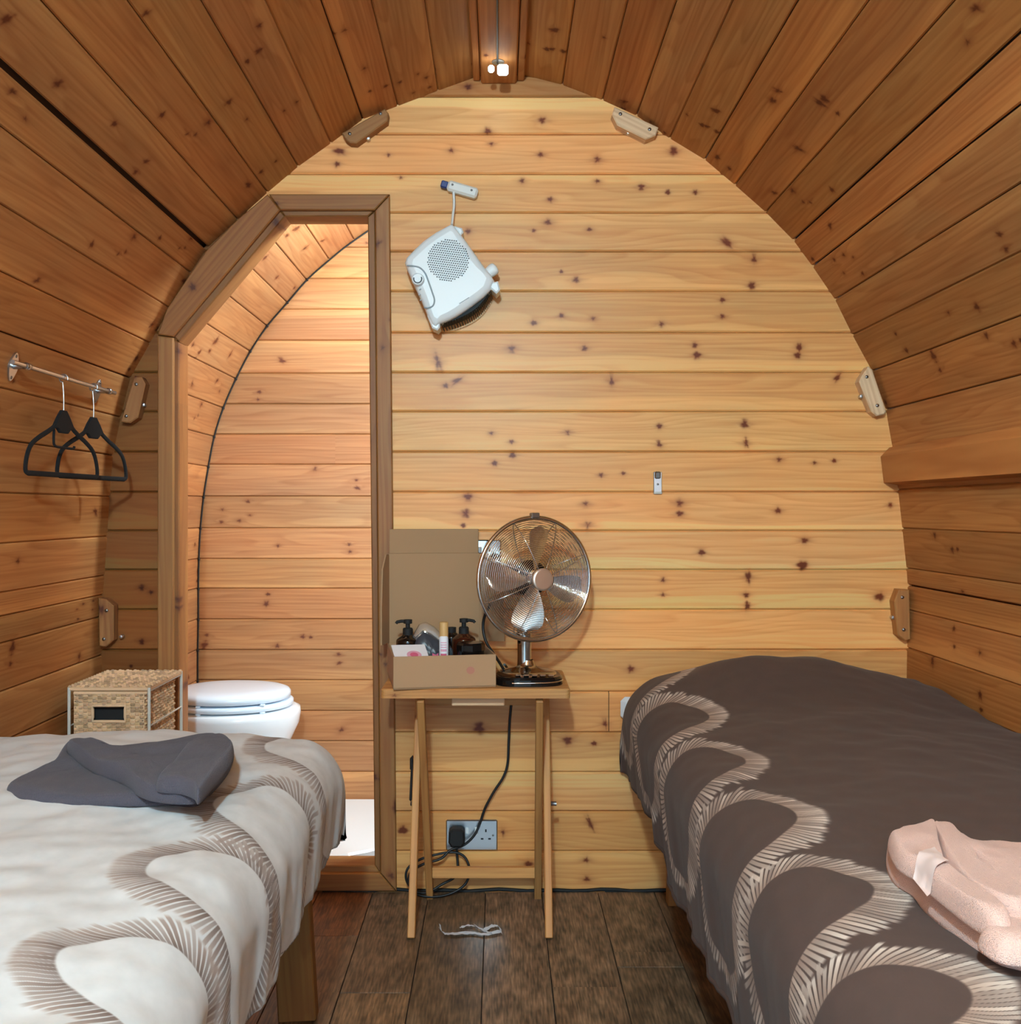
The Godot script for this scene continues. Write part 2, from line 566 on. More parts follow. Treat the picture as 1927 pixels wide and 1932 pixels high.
func materials() -> void:
	var W := 2048
	var H := 1536
	var kx := W / (BX1 - BX0)
	var ky := H / (BY1 - BY0)
	var kn := []
	for k in KNOTS:
		kn.append([(k[0] - BX0) * kx, (k[1] - BY0) * ky, k[2] * 1.0, k[3] if k.size() > 3 else 0.0, k[4] if k.size() > 4 else 1.25])
	var edges := []
	for i in range(1, ROWS_BACK.size() - 1):
		edges.append((ROWS_BACK[i] - BY0) * ky)
	var back := pine(W, H, 21, kn, 11, Color8(255, 192, 122), Color8(226, 146, 80), Color8(108, 44, 20), edges)
	tinted_texture_material("varnished pine", back, Color(1, 1, 1), 0.40, 0.0).metallic_specular = 0.38
	var gen := pine(2048, 1152, PR, random_knots(2048, 1152, PR, 7, 77), 23, Color8(222, 172, 116), Color8(176, 116, 70), Color8(104, 50, 24))
	tinted_texture_material("stained pine", gen, Color8(230, 208, 186), 0.62, 0.0).metallic_specular = 0.32
	tinted_texture_material("fresh pine", gen, Color8(230, 213, 204), 0.5, 0.0)
	tinted_texture_material("frame pine", gen, Color8(200, 180, 150), 0.55)
	tinted_texture_material("light pine", gen, Color8(252, 236, 204), 0.6)
	tinted_texture_material("bleached pine", gen, Color(1.42, 1.72, 2.4).linear_to_srgb(), 0.65)
	tinted_texture_material("grey pine", gen, Color8(204, 190, 172), 0.7)
	tinted_texture_material("dull pine", gen, Color8(196, 176, 140), 0.7)
	tinted_texture_material("vinyl plank", floor_tex(), Color(1, 1, 1), 0.42)
	mat("dark void", Color8(26, 20, 16), 0.9)
	mat("shell", Color8(74, 50, 34), 0.9)
	var cloth := bumps(0.10, 5, 3.0)
	var terry := bumps(0.16, 6, 9.0)
	var dt1 := duvet_tex(Color8(78, 60, 54), Color8(176, 152, 136), Color8(226, 214, 202), [
		[2.66, 0.165, 0.09, 0.185], [2.30, 0.215, 0.105, 0.20], [1.90, 0.205, 0.125, 0.205], [1.545, 0.19, 0.13, 0.205], [1.25, 0.155, 0.13, 0.21], [0.985, 0.145, 0.135, 0.215], [0.72, 0.13, 0.135, 0.21]], 0.55, 2.85, 1.0, 41)
	var b := mat("brown duvet cotton", Color(1, 1, 1), 0.8)
	b.albedo_texture = dt1
	b.texture_repeat = false
	b.rim_enabled = true; b.rim = 0.10; b.rim_tint = 0.7
	var dt2 := duvet_tex(Color8(203, 203, 203), Color8(98, 79, 71), Color8(168, 150, 140), [
		[2.01, 0.185, 0.115, 0.205], [1.61, 0.205, 0.125, 0.21], [1.315, 0.16, 0.125, 0.21], [1.045, 0.145, 0.13, 0.215], [0.785, 0.14, 0.13, 0.21], [0.52, 0.13, 0.13, 0.21]], 0.30, 2.15, 1.1, 43)
	var c := mat("cream duvet cotton", Color(1, 1, 1), 0.8)
	c.albedo_texture = dt2
	c.texture_repeat = false
	c.rim_enabled = true; c.rim = 0.2; c.rim_tint = 0.5
	for q in ["charcoal towelling", "pink towelling"]:
		var t := mat(q, Color8(76, 72, 82) if q[0] == "c" else Color8(222, 182, 168), 0.95)
		t.normal_enabled = true
		t.normal_texture = terry
		t.normal_scale = 0.8
		t.uv1_triplanar = true
		t.uv1_scale = Vector3(14, 14, 14)
		t.rim_enabled = true; t.rim = 0.5; t.rim_tint = 0.5
	mat("towel band", Color8(228, 206, 200), 0.8)
	mat("white cotton", Color8(226, 228, 232), 0.85)
	mat("chrome", Color8(214, 214, 214), 0.12, 1.0)
	mat("brushed steel", Color8(196, 200, 204), 0.30, 1.0)
	mat("polished steel", Color8(180, 176, 172), 0.06, 1.0)
	mat("dull steel", Color8(150, 150, 150), 0.4, 1.0)
	mat("satin silver", Color8(226, 204, 186), 0.38, 0.85)
	mat("blade metal", Color8(222, 214, 206), 0.24, 0.92)
	mat("gloss black", Color8(16, 14, 14), 0.12)
	mat("matt black", Color8(18, 17, 18), 0.7)
	mat("velvet black", Color8(14, 14, 16), 0.95)
	mat("cable black", Color8(16, 16, 17), 0.5)
	mat("white plastic", Color8(232, 238, 240), 0.38)
	mat("aged plastic", Color8(226, 228, 224), 0.45)
	mat("grey plastic", Color8(150, 162, 168), 0.5)
	mat("dark hole", Color8(34, 40, 44), 0.8)
	mat("blue plastic", Color8(38, 58, 120), 0.4)
	mat("ceramic", Color8(240, 243, 247), 0.08)
	mat("lid plastic", Color8(228, 240, 252), 0.22)
	mat("tray acrylic", Color8(238, 238, 238), 0.25)
	mat("rubber grey", Color8(90, 94, 98), 0.7)
	mat("white enamel", Color8(206, 202, 192), 0.4)
	mat("card", Color8(178, 140, 104), 0.85)
	mat("card inside", Color8(170, 134, 98), 0.85)
	var wick := mat("wicker", Color8(220, 184, 146), 0.8)
	wick.vertex_color_use_as_albedo = true
	mat("amber glass", Color8(58, 22, 10), 0.08)
	mat("bottle black", Color8(20, 14, 12), 0.12)
	mat("paper white", Color8(236, 234, 238), 0.7)
	mat("bag black", Color8(58, 60, 68), 0.35)
	mat("bamboo", Color8(206, 164, 104), 0.55)
	var film := mat("clear film", Color(0.95, 0.97, 1.0, 0.06), 0.10)
	film.transparency = BaseMaterial3D.TRANSPARENCY_ALPHA
	mat("tape", Color8(206, 208, 214), 0.35)
	mat("pink print", Color8(214, 96, 130), 0.7)
	mat("pale pink print", Color8(222, 160, 182), 0.7)
	mat("stamp", Color8(180, 122, 102), 0.85)
	var led := mat("led glow", Color(1, 1, 1), 0.4)
	led.emission_enabled = true
	led.emission = Color(0.94, 1.0, 1.0)
	led.emission_energy_multiplier = 2.0
	mat("ground outside", Color8(150, 150, 144), 0.9)
	mat("glass pane", Color(0.95, 0.97, 0.97, 0.06), 0.02).transparency = BaseMaterial3D.TRANSPARENCY_ALPHA


# ---------------------------------------------------------------- the room
func arch_x(side: int, h: float) -> float:
	var a := Lp if side < 0 else Rp
	if h >= a[0].y:
		return 0.0
	for i in a.size() - 1:
		if h <= a[i].y and h >= a[i + 1].y:
			var t := (a[i].y - h) / maxf(1e-5, a[i].y - a[i + 1].y)
			return a[i].x + (a[i + 1].x - a[i].x) * t
	return a[a.size() - 1].x

# one long board between two joints of the arch
func arch_board(A: Vector2, B: Vector2, zf: float, zb: float, row: int, u0: float, ga: float, gb: float, tint: Color) -> SurfaceTool:
	var st := begin()
	st.set_color(tint)
	var t := (B - A).normalized()
	var n := Vector2(t.y, -t.x)
	var mid := (A + B) / 2.0
	if n.dot(Vector2(0, 1.1) - mid) < 0.0: n = -n
	var c := 0.0035
	var dep := 0.0045
	var L := (B - A).length()
	var prof := [A + t * ga - n * 0.02, A + t * ga - n * dep, A + t * (ga + c), B - t * (gb + c), B - t * gb - n * dep, B - t * gb - n * 0.02]
	var along := [0.0, 0.0, (ga + c) / L, 1.0 - (gb + c) / L, 1.0, 1.0]
	var outs := [-t, -t + n, n, t + n, t]
	for i in 5:
		var p: Vector2 = prof[i]
		var q: Vector2 = prof[i + 1]
		var va := board_v(row, along[i])
		var vb := board_v(row, along[i + 1])
		var ua := u0
		var ub := u0 + (zf - zb) / 2.6
		face(st, [Vector3(p.x, p.y, zb), Vector3(q.x, q.y, zb), Vector3(q.x, q.y, zf), Vector3(p.x, p.y, zf)], Vector3(outs[i].x, outs[i].y, 0), [Vector2(ua, va), Vector2(ua, vb), Vector2(ub, vb), Vector2(ub, va)])
	face(st, [Vector3(prof[0].x, prof[0].y, zb), Vector3(prof[2].x, prof[2].y, zb), Vector3(prof[3].x, prof[3].y, zb), Vector3(prof[5].x, prof[5].y, zb)], Vector3(0, 0, -1))
	face(st, [Vector3(prof[0].x, prof[0].y, zf), Vector3(prof[2].x, prof[2].y, zf), Vector3(prof[3].x, prof[3].y, zf), Vector3(prof[5].x, prof[5].y, zf)], Vector3(0, 0, 1))
	return st

# a wall board between heights h0 < h1 whose ends follow two outlines
func wall_board(h0: float, h1: float, xl: Callable, xr: Callable, z: float, uvf: Callable, tint: Color, gap := 0.0006) -> SurfaceTool:
	var st := begin()
	st.set_color(tint)
	var c := 0.004
	var lev := [[h0 + gap, z - 0.016], [h0 + gap, z - 0.005], [h0 + gap + c, z]]
	for k in range(1, 4):
		lev.append([lerpf(h0 + gap + c, h1 - gap - c, k / 4.0), z])
	lev.append_array([[h1 - gap - c, z], [h1 - gap, z - 0.005], [h1 - gap, z - 0.016]])
	for i in lev.size() - 1:
		var a: float = lev[i][0]
		var b: float = lev[i + 1][0]
		var al: float = xl.call(a)
		var ar: float = xr.call(a)
		var bl: float = xl.call(b)
		var br: float = xr.call(b)
		if ar - al < 0.002 and br - bl < 0.002: continue
		ar = maxf(ar, al); br = maxf(br, bl)
		var out := Vector3(0, -1, 0.01) if i == 0 else Vector3(0, 1, 0.01) if i == lev.size() - 2 else Vector3(0, 0, 1)
		face(st, [Vector3(al, a, lev[i][1]), Vector3(ar, a, lev[i][1]), Vector3(br, b, lev[i + 1][1]), Vector3(bl, b, lev[i + 1][1])], out, [uvf.call(al, a), uvf.call(ar, a), uvf.call(br, b), uvf.call(bl, b)])
	return st

func shell_mesh(pts: PackedVector2Array, off: float, thick: float, zf: float, zb: float) -> SurfaceTool:
	var st := begin()
	var c := Vector2(0, 1.1)
	for i in pts.size() - 1:
		var t := (pts[i + 1] - pts[i]).normalized()
		var n := Vector2(t.y, -t.x)
		if n.dot(c - (pts[i] + pts[i + 1]) / 2.0) > 0.0: n = -n
		var a := pts[i] + n * off - t * 0.012
		var b := pts[i + 1] + n * off + t * 0.012
		var a2 := a + n * thick
		var b2 := b + n * thick
		face(st, [Vector3(a.x, a.y, zb), Vector3(b.x, b.y, zb), Vector3(b.x, b.y, zf), Vector3(a.x, a.y, zf)], Vector3(-n.x, -n.y, 0))
		face(st, [Vector3(a2.x, a2.y, zb), Vector3(b2.x, b2.y, zb), Vector3(b2.x, b2.y, zf), Vector3(a2.x, a2.y, zf)], Vector3(n.x, n.y, 0))
		for z in [zb, zf]:
			face(st, [Vector3(a.x, a.y, z), Vector3(b.x, b.y, z), Vector3(b2.x, b2.y, z), Vector3(a2.x, a2.y, z)], Vector3(0, 0, signf(z - zb - 0.001)))
	return st

const ZF := 0.62     # front wall of the pod, behind the camera

func build_shell() -> void:
	for p in [[905, 143], [827, 171], [751, 200], [685, 225], [625, 270], [563, 314], [505, 363], [449, 414], [392, 467], [360, 514], [321, 581], [283, 647], [246, 713], [228, 787], [213, 859], [207, 937], [202, 1012], [197, 1086], [194, 1122], [193, 1163], [192, 1236], [193, 1312], [194, 1390], [195, 1465], [195, 1540], [196, 1612], [196, 1681]]:
		Lp.append(W2(p[0], p[1]))
	for p in [[983, 140], [1061, 160], [1137, 189], [1201, 218], [1264, 261], [1330, 301], [1387, 349], [1445, 400], [1498, 454], [1534, 503], [1576, 565], [1609, 632], [1646, 700], [1672, 773], [1685, 847], [1695, 923], [1703, 997], [1711, 1072], [1713, 1103], [1714, 1151], [1712, 1222], [1711, 1295], [1710, 1370], [1709, 1445], [1708, 1520], [1707, 1600], [1706, 1681]]:
		Rp.append(W2(p[0], p[1]))
	# outer skins, with the boards on their inner faces
	var left_low := Lp.slice(8)
	var right_low := Rp.slice(8)
	var top := PackedVector2Array()
	for i in range(8, -1, -1): top.append(Lp[i])
	top.append_array(Rp.slice(0, 9))
	var wl := struct(shell_mesh(left_low, 0.0215, 0.03, ZF, -D - 0.85), "wall_left", M["shell"], "curved left wall of the pod, clad in dark-stained pine boards", "wall")
	var wr := struct(shell_mesh(right_low, 0.0215, 0.03, ZF, -D - 0.85), "wall_right", M["shell"], "curved right wall of the pod, clad in dark-stained pine boards", "wall")
	var ce := struct(shell_mesh(top, 0.0215, 0.03, ZF, -D - 0.85), "ceiling", M["shell"], "pointed arched ceiling of dark-stained pine boards running front to back", "ceiling")
	rng.seed = 5
	for side in 2:
		var a := Lp if side == 0 else Rp
		for i in a.size() - 1:
			var ga := 0.0002 + 0.0004 * rng.randf()
			var gb := 0.0002 + 0.0004 * rng.randf()
			if side == 0 and i == 8: ga = 0.0075
			if side == 0 and i == 7: gb = 0.003
			if side == 1 and i == 18: ga = 0.0035
			if side == 1 and i in [7, 8]: gb = 0.003
			var tone := 0.86 + 0.24 * rng.randf()
			var tint := Color(tone, tone * (0.95 + 0.08 * rng.randf()), tone * (0.90 + 0.14 * rng.randf()))
			var par := ce if i < 8 else (wl if side == 0 else wr)
			var row := rng.randi() % PR
			var u0 := rng.randf() * 0.55
			wobj(arch_board(a[i], a[i + 1], ZF - 0.005, -D - 0.018, row, u0, ga, gb, tint), "plank", M["stained pine"], par)
	# back wall
	var door_top_h := W2(0, 401).y
	var dl_pts := [W2(331, 1700), W2(331, 640), W2(528, 402)]
	var door_l := func(h: float) -> float:
		if h <= dl_pts[1].y: return dl_pts[1].x
		var t: float = (h - dl_pts[1].y) / (dl_pts[2].y - dl_pts[1].y)
		return lerpf(dl_pts[1].x, dl_pts[2].x, clampf(t, 0.0, 1.0))
	var door_r := func(h: float) -> float: return W2(714 + (962 - CY - (h - EYE) * F / D) * 0.008 + 4, 0).x
	var aL := func(h: float) -> float: return minf(arch_x(-1, h) - 0.012, 0.0)
	var aR := func(h: float) -> float: return maxf(arch_x(1, h) + 0.012, 0.0)
	var st := begin()   # dark boarding behind the gaps, leaving the doorway open
	var skin := func(poly: Array) -> void:
		extrude(st, px_poly(poly, D), -D - 0.018, -D - 0.055, 0.0)
	var outl := []
	skin.call([160, 1690, 331, 1690, 331, 640, 300, 600, 215, 760, 170, 1000])
	skin.call([720, 402, 528, 402, 470, 330, 940, 110, 1480, 400, 1740, 900, 1740, 1690, 720, 1690])
	skin.call([331, 640, 528, 402, 470, 330, 300, 600])
	var wb := struct(st, "wall_back", M["dark void"], "arched back wall of honey-coloured knotty pine boards laid level", "wall")
	var uvb := func(x: float, h: float) -> Vector2:
		return Vector2((CX + x * F / D - BX0) / (BX1 - BX0), (CY - (h - EYE) * F / D - BY0) / (BY1 - BY0))
	for i in ROWS_BACK.size() - 1:
		var h1: float = W2(0, ROWS_BACK[i]).y
		var h0: float = W2(0, ROWS_BACK[i + 1]).y
		var tn := 0.86 + 0.17 * hash1(i * 1.9 + 3.0)
		var tint := Color(tn, tn * (0.97 + 0.05 * hash1(i + 0.3)), tn * (0.95 + 0.09 * hash1(i + 0.7)))
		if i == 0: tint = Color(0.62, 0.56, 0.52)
		if i >= 16: tint = tint * Color(0.88, 0.86, 0.86)  # lower boards tinted darker, shading near the floor put into the colour
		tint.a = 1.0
		if h0 >= door_top_h - 0.001:
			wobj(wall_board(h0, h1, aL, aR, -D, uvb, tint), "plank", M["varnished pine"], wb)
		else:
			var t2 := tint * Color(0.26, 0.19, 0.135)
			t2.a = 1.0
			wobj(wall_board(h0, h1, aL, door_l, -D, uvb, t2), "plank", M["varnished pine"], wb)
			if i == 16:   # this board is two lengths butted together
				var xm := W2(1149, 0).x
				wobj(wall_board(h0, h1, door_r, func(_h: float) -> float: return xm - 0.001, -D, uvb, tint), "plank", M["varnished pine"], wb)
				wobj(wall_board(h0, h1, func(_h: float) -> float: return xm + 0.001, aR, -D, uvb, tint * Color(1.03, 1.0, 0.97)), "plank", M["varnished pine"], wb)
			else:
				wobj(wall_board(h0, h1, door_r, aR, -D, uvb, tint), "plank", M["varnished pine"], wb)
	# front wall behind the camera, with an open doorway that lets daylight in
	st = begin()
	var outer := PackedVector2Array()
	for i in range(Lp.size() - 1, -1, -1): outer.append(Lp[i] + Vector2(-0.03, 0.03 if i < 8 else 0.0))
	for i in Rp.size(): outer.append(Rp[i] + Vector2(0.03, 0.03 if i < 8 else 0.0))
	var ow := 0.66
	var hole_t := 1.86
	var lft := PackedVector2Array()
	var rgt := PackedVector2Array()
	for p in outer:
		if p.x < -0.05: lft.append(p)
		elif p.x > 0.05: rgt.append(p)
	lft.append_array([Vector2(0, 2.34), Vector2(0, hole_t), Vector2(-ow, hole_t), Vector2(-ow, 0)])
	rgt.insert(0, Vector2(0, 2.34))
	rgt.append_array([Vector2(ow, 0), Vector2(ow, hole_t), Vector2(0, hole_t)])
	extrude(st, lft, ZF + 0.05, ZF, 0.0, Vector2(1, 0), grain(2, 0.1))
	extrude(st, rgt, ZF + 0.05, ZF, 0.0, Vector2(1, 0), grain(3, 0.3))
	struct(st, "wall_front", M["light pine"], "front wall of the pod behind the viewer, with an open doorway", "wall")
	# floor: boards of wood-print vinyl, running front to back
	st = begin()
	cbox(st, at(Vector3(0, -0.031, (ZF - D) / 2.0)), Vector3(2.5, 0.05, D + ZF), 0.0)
	var fl := struct(st, "floor", M["dark void"], "dark brown wood-look plank floor running from the aisle to the back wall", "floor")
	var seams := [-1.14, -0.98, -0.82, -0.665, -0.510, -0.357, -0.198, -0.038, 0.120, 0.279, 0.438, 0.597, 0.756, 0.915, 1.074, 1.16]
	var joints := [[-1.4], [-2.2], [-1.0], [-1.7], [-2.5, -1.2], [-2.205, -0.9], [-1.55, -0.3], [-1.25, 0.05], [-1.75], [-2.33, -1.1], [-1.6], [-2.0], [-1.2], [-2.3], [-1.5]]
	for i in seams.size() - 1:
		var cuts: Array = [-D + 0.012] + joints[i] + [ZF]
		for k in cuts.size() - 1:
			var z0: float = cuts[k]
			var z1: float = cuts[k + 1]
			st = begin()
			var tn := 0.80 + 0.32 * rng.randf()
			var tint := Color(tn, tn * (0.97 + 0.05 * rng.randf()), tn * (0.94 + 0.1 * rng.randf()))
			if i == 4 and k == 0: tint = Color(1.0, 0.74, 0.60)
			if i == 3: tint = Color(0.95, 0.72, 0.58)
			st.set_color(tint)
			var x0: float = seams[i] + 0.0009
			var x1: float = seams[i + 1] - 0.0009
			var g := 0.0008
			var row := rng.randi() % 8
			var u := rng.randf()
			var y := 0.0
			var bv := 0.0006
			var q := [Vector3(x0 + bv, y, z0 + g + bv), Vector3(x1 - bv, y, z0 + g + bv), Vector3(x1 - bv, y, z1 - g - bv), Vector3(x0 + bv, y, z1 - g - bv)]
			var w := [Vector3(x0, y - 0.002, z0 + g), Vector3(x1, y - 0.002, z0 + g), Vector3(x1, y - 0.002, z1 - g), Vector3(x0, y - 0.002, z1 - g)]
			var uvq := []
			for v in q: uvq.append(Vector2(u + v.z / 1.3, (row + 0.04 + 0.92 * (v.x - x0) / (x1 - x0)) / 8.0))
			face(st, q, Vector3.UP, uvq)
			for m in 4:
				var n := (m + 1) % 4
				face(st, [q[m], q[n], w[n], w[m]], Vector3.UP + (w[m] - q[m]) * 400.0, [uvq[m], uvq[n], uvq[n], uvq[m]])
				face(st, [w[m], w[n], w[n] - Vector3(0, 0.006, 0), w[m] - Vector3(0, 0.006, 0)], (w[m] - q[m]) * Vector3(1, 0, 1) * 400.0, [uvq[m], uvq[n], uvq[n], uvq[m]])
			wobj(st, "plank", M["vinyl plank"], fl)
	# ridge beam and fillets
	var ridge := begin()
	cbox(ridge, at(Vector3(-0.001, 2.335, (ZF - D) / 2.0)), Vector3(0.101, 0.088, D + ZF - 0.004), 0.004, grain(4, 0.2))
	ridge.set_color(Color.WHITE)
	var rb := struct(ridge, "trim_1", M["stained pine"], "square ridge beam along the top of the arched ceiling", "beam")
	for s in [-1, 1]:
		var fs := begin()
		cbox(fs, at(Vector3(-0.001 + s * 0.0625, 2.328, (ZF - D) / 2.0)), Vector3(0.020, 0.06, D + ZF - 0.01), 0.003, grain(6 + s, 0.4))
		wobj(fs, "fillet", M["stained pine"], rb)
	# batten along the right wall
	var bt := begin()
	var zb := -D + 0.004
	var sec := [Vector2(1.092, 1.158), Vector2(1.155, 1.148), Vector2(1.155, 1.268), Vector2(1.108, 1.258), Vector2(1.083, 1.232)]
	for i in 5:
		var a: Vector2 = sec[i]
		var b: Vector2 = sec[(i + 1) % 5]
		var e := (b - a).normalized()
		var va := board_v(5, 0.1 + 0.8 * i / 5.0)
		var vb := board_v(5, 0.1 + 0.8 * (i + 1) / 5.0)
		face(bt, [Vector3(a.x, a.y, zb), Vector3(b.x, b.y, zb), Vector3(b.x, b.y, ZF - 0.01), Vector3(a.x, a.y, ZF - 0.01)], Vector3(e.y, -e.x, 0), [Vector2(0.1, va), Vector2(0.1, vb), Vector2(1.4, vb), Vector2(1.4, va)])
	face(bt, [Vector3(sec[0].x, sec[0].y, zb), Vector3(sec[1].x, sec[1].y, zb), Vector3(sec[2].x, sec[2].y, zb), Vector3(sec[3].x, sec[3].y, zb), Vector3(sec[4].x, sec[4].y, zb)], Vector3(0, 0, -1))
	struct(bt, "trim_2", M["stained pine"], "thick wooden batten running along the right wall above the brown bed", "batten")
	# dark sealant line where the floor meets the back wall
	var sl := begin()
	var pts := []
	for i in 40:
		var x := lerpf(-0.50, 1.12, i / 39.0)
		pts.append(Vector3(x, 0.003 + 0.002 * sin(i * 1.7), -D + 0.008 + 0.003 * sin(i * 0.9)))
	tube(sl, pts, 0.0055, 6)
	struct(sl, "trim_3", M["matt black"], "thin black sealant strip between the floor and the back wall", "sealant")

func build_door() -> void:
	var d := thing("door_1", "cut-corner wooden doorway frame opening into the lit washroom", "door frame", W2v(530, 1681))
	d.set_meta("kind", "structure")
	var piece := func(called: String, poly: Array, pr: float, back: float, row: int, gd: Vector2, tint: Color) -> void:
		var st := begin()
		st.set_color(tint)
		extrude(st, px_poly(poly, D - pr), -D + pr, -D - back, 0.003, gd.normalized(), grain(row, 0.13 * row))
		wobj(st, called, M["frame pine"], d)
	var dg := Vector2(0.64, 0.77)
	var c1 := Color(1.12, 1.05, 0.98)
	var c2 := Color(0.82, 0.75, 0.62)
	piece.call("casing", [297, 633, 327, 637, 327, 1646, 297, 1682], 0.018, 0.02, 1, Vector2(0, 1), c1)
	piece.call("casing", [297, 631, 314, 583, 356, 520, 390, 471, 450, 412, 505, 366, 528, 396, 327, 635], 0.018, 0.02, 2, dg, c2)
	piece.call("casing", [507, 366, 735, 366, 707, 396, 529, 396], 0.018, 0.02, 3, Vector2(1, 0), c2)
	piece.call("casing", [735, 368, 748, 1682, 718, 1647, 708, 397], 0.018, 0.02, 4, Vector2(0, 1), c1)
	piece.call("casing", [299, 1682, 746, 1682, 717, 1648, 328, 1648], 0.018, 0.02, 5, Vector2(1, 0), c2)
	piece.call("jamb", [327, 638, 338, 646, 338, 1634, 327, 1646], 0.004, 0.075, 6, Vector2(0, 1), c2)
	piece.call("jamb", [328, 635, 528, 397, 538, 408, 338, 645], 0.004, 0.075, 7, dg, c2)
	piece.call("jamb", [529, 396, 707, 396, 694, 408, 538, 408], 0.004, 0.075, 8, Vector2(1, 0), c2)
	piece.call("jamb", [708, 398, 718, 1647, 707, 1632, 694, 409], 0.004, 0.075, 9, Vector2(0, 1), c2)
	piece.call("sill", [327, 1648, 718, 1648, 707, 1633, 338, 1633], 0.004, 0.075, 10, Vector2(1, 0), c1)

func W2v(px: float, py: float) -> Vector3:
	return P(px, py, D)

func build_washroom() -> void:
	# arch boards
	var joints := [[905, 143, 1], [827, 171, 1], [751, 200, 1], [668, 452, 0], [621, 489, 0], [578, 527, 0], [541, 570, 0], [503, 614, 0], [471, 662, 0], [444, 714, 0], [420, 769, 0], [403, 823, 0], [392, 880, 0], [383, 937, 0], [377, 996, 0], [374, 1054, 0], [373, 1110, 0], [373, 1168, 0], [372, 1226, 0], [372, 1284, 0], [372, 1342, 0], [372, 1400, 0], [372, 1460, 0], [372, 1521, 0]]
	var wp := PackedVector2Array()
	for j in joints:
		wp.append(W2(j[0], j[1], D if j[2] else DB))
	var st := begin()
	var zb := -DB
	cbox(st, at(Vector3(0.25, 1.2, (zb - D) / 2.0 - 0.02)), Vector3(0.03, 2.5, DB - D - 0.05), 0.0, grain(1, 0.0))
	struct(st, "wall_washroom_right", M["fresh pine"], "plain timber partition on the hidden side of the washroom", "wall")
	st = shell_mesh(wp, 0.0215, 0.01, -D - 0.06, -DB - 0.03)
	var wl := struct(st, "wall_washroom_left", M["shell"], "curved side wall of the washroom in bright orange pine boards", "wall")
	var r := RandomNumberGenerator.new()
	r.seed = 91
	for i in wp.size() - 1:
		var tn := 0.88 + 0.2 * r.randf()
		wobj(arch_board(wp[i], wp[i + 1], -D - 0.058, -DB - 0.012, r.randi() % PR, r.randf(), 0.0005, 0.0005, Color(tn, tn * (0.94 + 0.1 * r.randf()), tn * (0.92 + 0.14 * r.randf()))), "plank", M["fresh pine"], wl)
	st = begin()
	face(st, [Vector3(-1.3, 0, zb - 0.02), Vector3(0.3, 0, zb - 0.02), Vector3(0.3, 2.5, zb - 0.02), Vector3(-1.3, 2.5, zb - 0.02)], Vector3(0, 0, 1))
	face(st, [Vector3(-1.3, 0, zb - 0.05), Vector3(0.3, 0, zb - 0.05), Vector3(0.3, 2.5, zb - 0.05), Vector3(-1.3, 2.5, zb - 0.05)], Vector3(0, 0, -1))
	var wb := struct(st, "wall_washroom_back", M["dark void"], "back wall of the washroom in bright orange knotty pine boards", "wall")
	var ys := [292, 350, 408, 466, 525, 583, 642, 704, 762, 819, 876, 936, 996, 1054, 1110, 1168, 1226, 1283, 1341, 1398, 1456, 1521]
	var ax := func(h: float) -> float:
		for i in wp.size() - 1:
			if h <= wp[i].y and h >= wp[i + 1].y:
				return lerpf(wp[i].x, wp[i + 1].x, (wp[i].y - h) / maxf(1e-5, wp[i].y - wp[i + 1].y)) - 0.012
		return -0.06 if h > wp[0].y else wp[wp.size() - 1].x - 0.012
	for i in ys.size() - 1:
		var h1: float = W2(0, ys[i], DB).y
		var h0: float = W2(0, ys[i + 1], DB).y
		var row := r.randi() % PR
		var u0 := r.randf()
		var tn := 0.88 + 0.16 * r.randf()
		var uvf := func(x: float, h: float) -> Vector2: return Vector2(u0 + x / 2.6, board_v(row, clampf((h - h0) / (h1 - h0), 0.0, 1.0)))
		wobj(wall_board(h0, h1, ax, func(_h: float) -> float: return 0.24, zb, uvf, Color(tn, tn * (0.95 + 0.07 * r.randf()), tn * (0.93 + 0.1 * r.randf())), 0.0004), "plank", M["fresh pine"], wb)
	# cord pinned along the corner of the arch
	var path := []
	for i in range(2, wp.size()):
		var p: Vector2 = wp[i]
		path.append(Vector3(p.x + 0.004, p.y - 0.003, zb + 0.005))
	var tb := begin()
	tube(tb, smooth_path(path, 3), 0.0028, 6)
	var cd := obj(tb, "cord", M["cable black"])
	tag(cd, "thin dark cord pinned along the washroom arch where its walls meet", "cord")
	for i in range(3, path.size()):
		var cl := begin()
		cbox(cl, at(path[i]), Vector3(0.009, 0.009, 0.007), 0.002)
		obj(cl, "clip", M["cable black"], cd)
	# washroom floor and ceiling lamp
	st = begin()
	cbox(st, at(Vector3(-0.45, -0.02, -(D + DB) / 2.0 - 0.02)), Vector3(1.5, 0.04, DB - D + 0.06), 0.0, grain(7, 0.2))
	struct(st, "floor_washroom", M["dull pine"], "brown timber floor of the washroom", "floor")
	# shower tray with a curved front
	st = begin()
	var pl := PackedVector2Array()
	var cr := [Vector2(-0.70, 2.935), Vector2(-0.62, 2.955), Vector2(-0.536, 2.985), Vector2(-0.46, 3.01), Vector2(-0.40, 3.045), Vector2(-0.34, 3.09), Vector2(-0.2, 3.16), Vector2(-0.02, 3.22), Vector2(0.22, 3.25)]
	for p in cr: pl.append(Vector2(p.x, -p.y))
	pl.append(Vector2(0.22, -3.585)); pl.append(Vector2(-0.70, -3.585))
	var flat := Transform3D(Basis(Vector3(1, 0, 0), Vector3(0, 0, 1), Vector3(0, 1, 0)), Vector3.ZERO)
	extrude(st, pl, 0.030, 0.008, 0.006, Vector2(1, 0), [], flat)
	var tr := obj(st, "shower_tray", M["tray acrylic"])
	tag(tr, "white shower tray with a curved front edge on the washroom floor", "shower tray")
	st = begin()
	var lip := []
	for p in cr: lip.append(Vector3(p.x, 0.005, -p.y + 0.002))
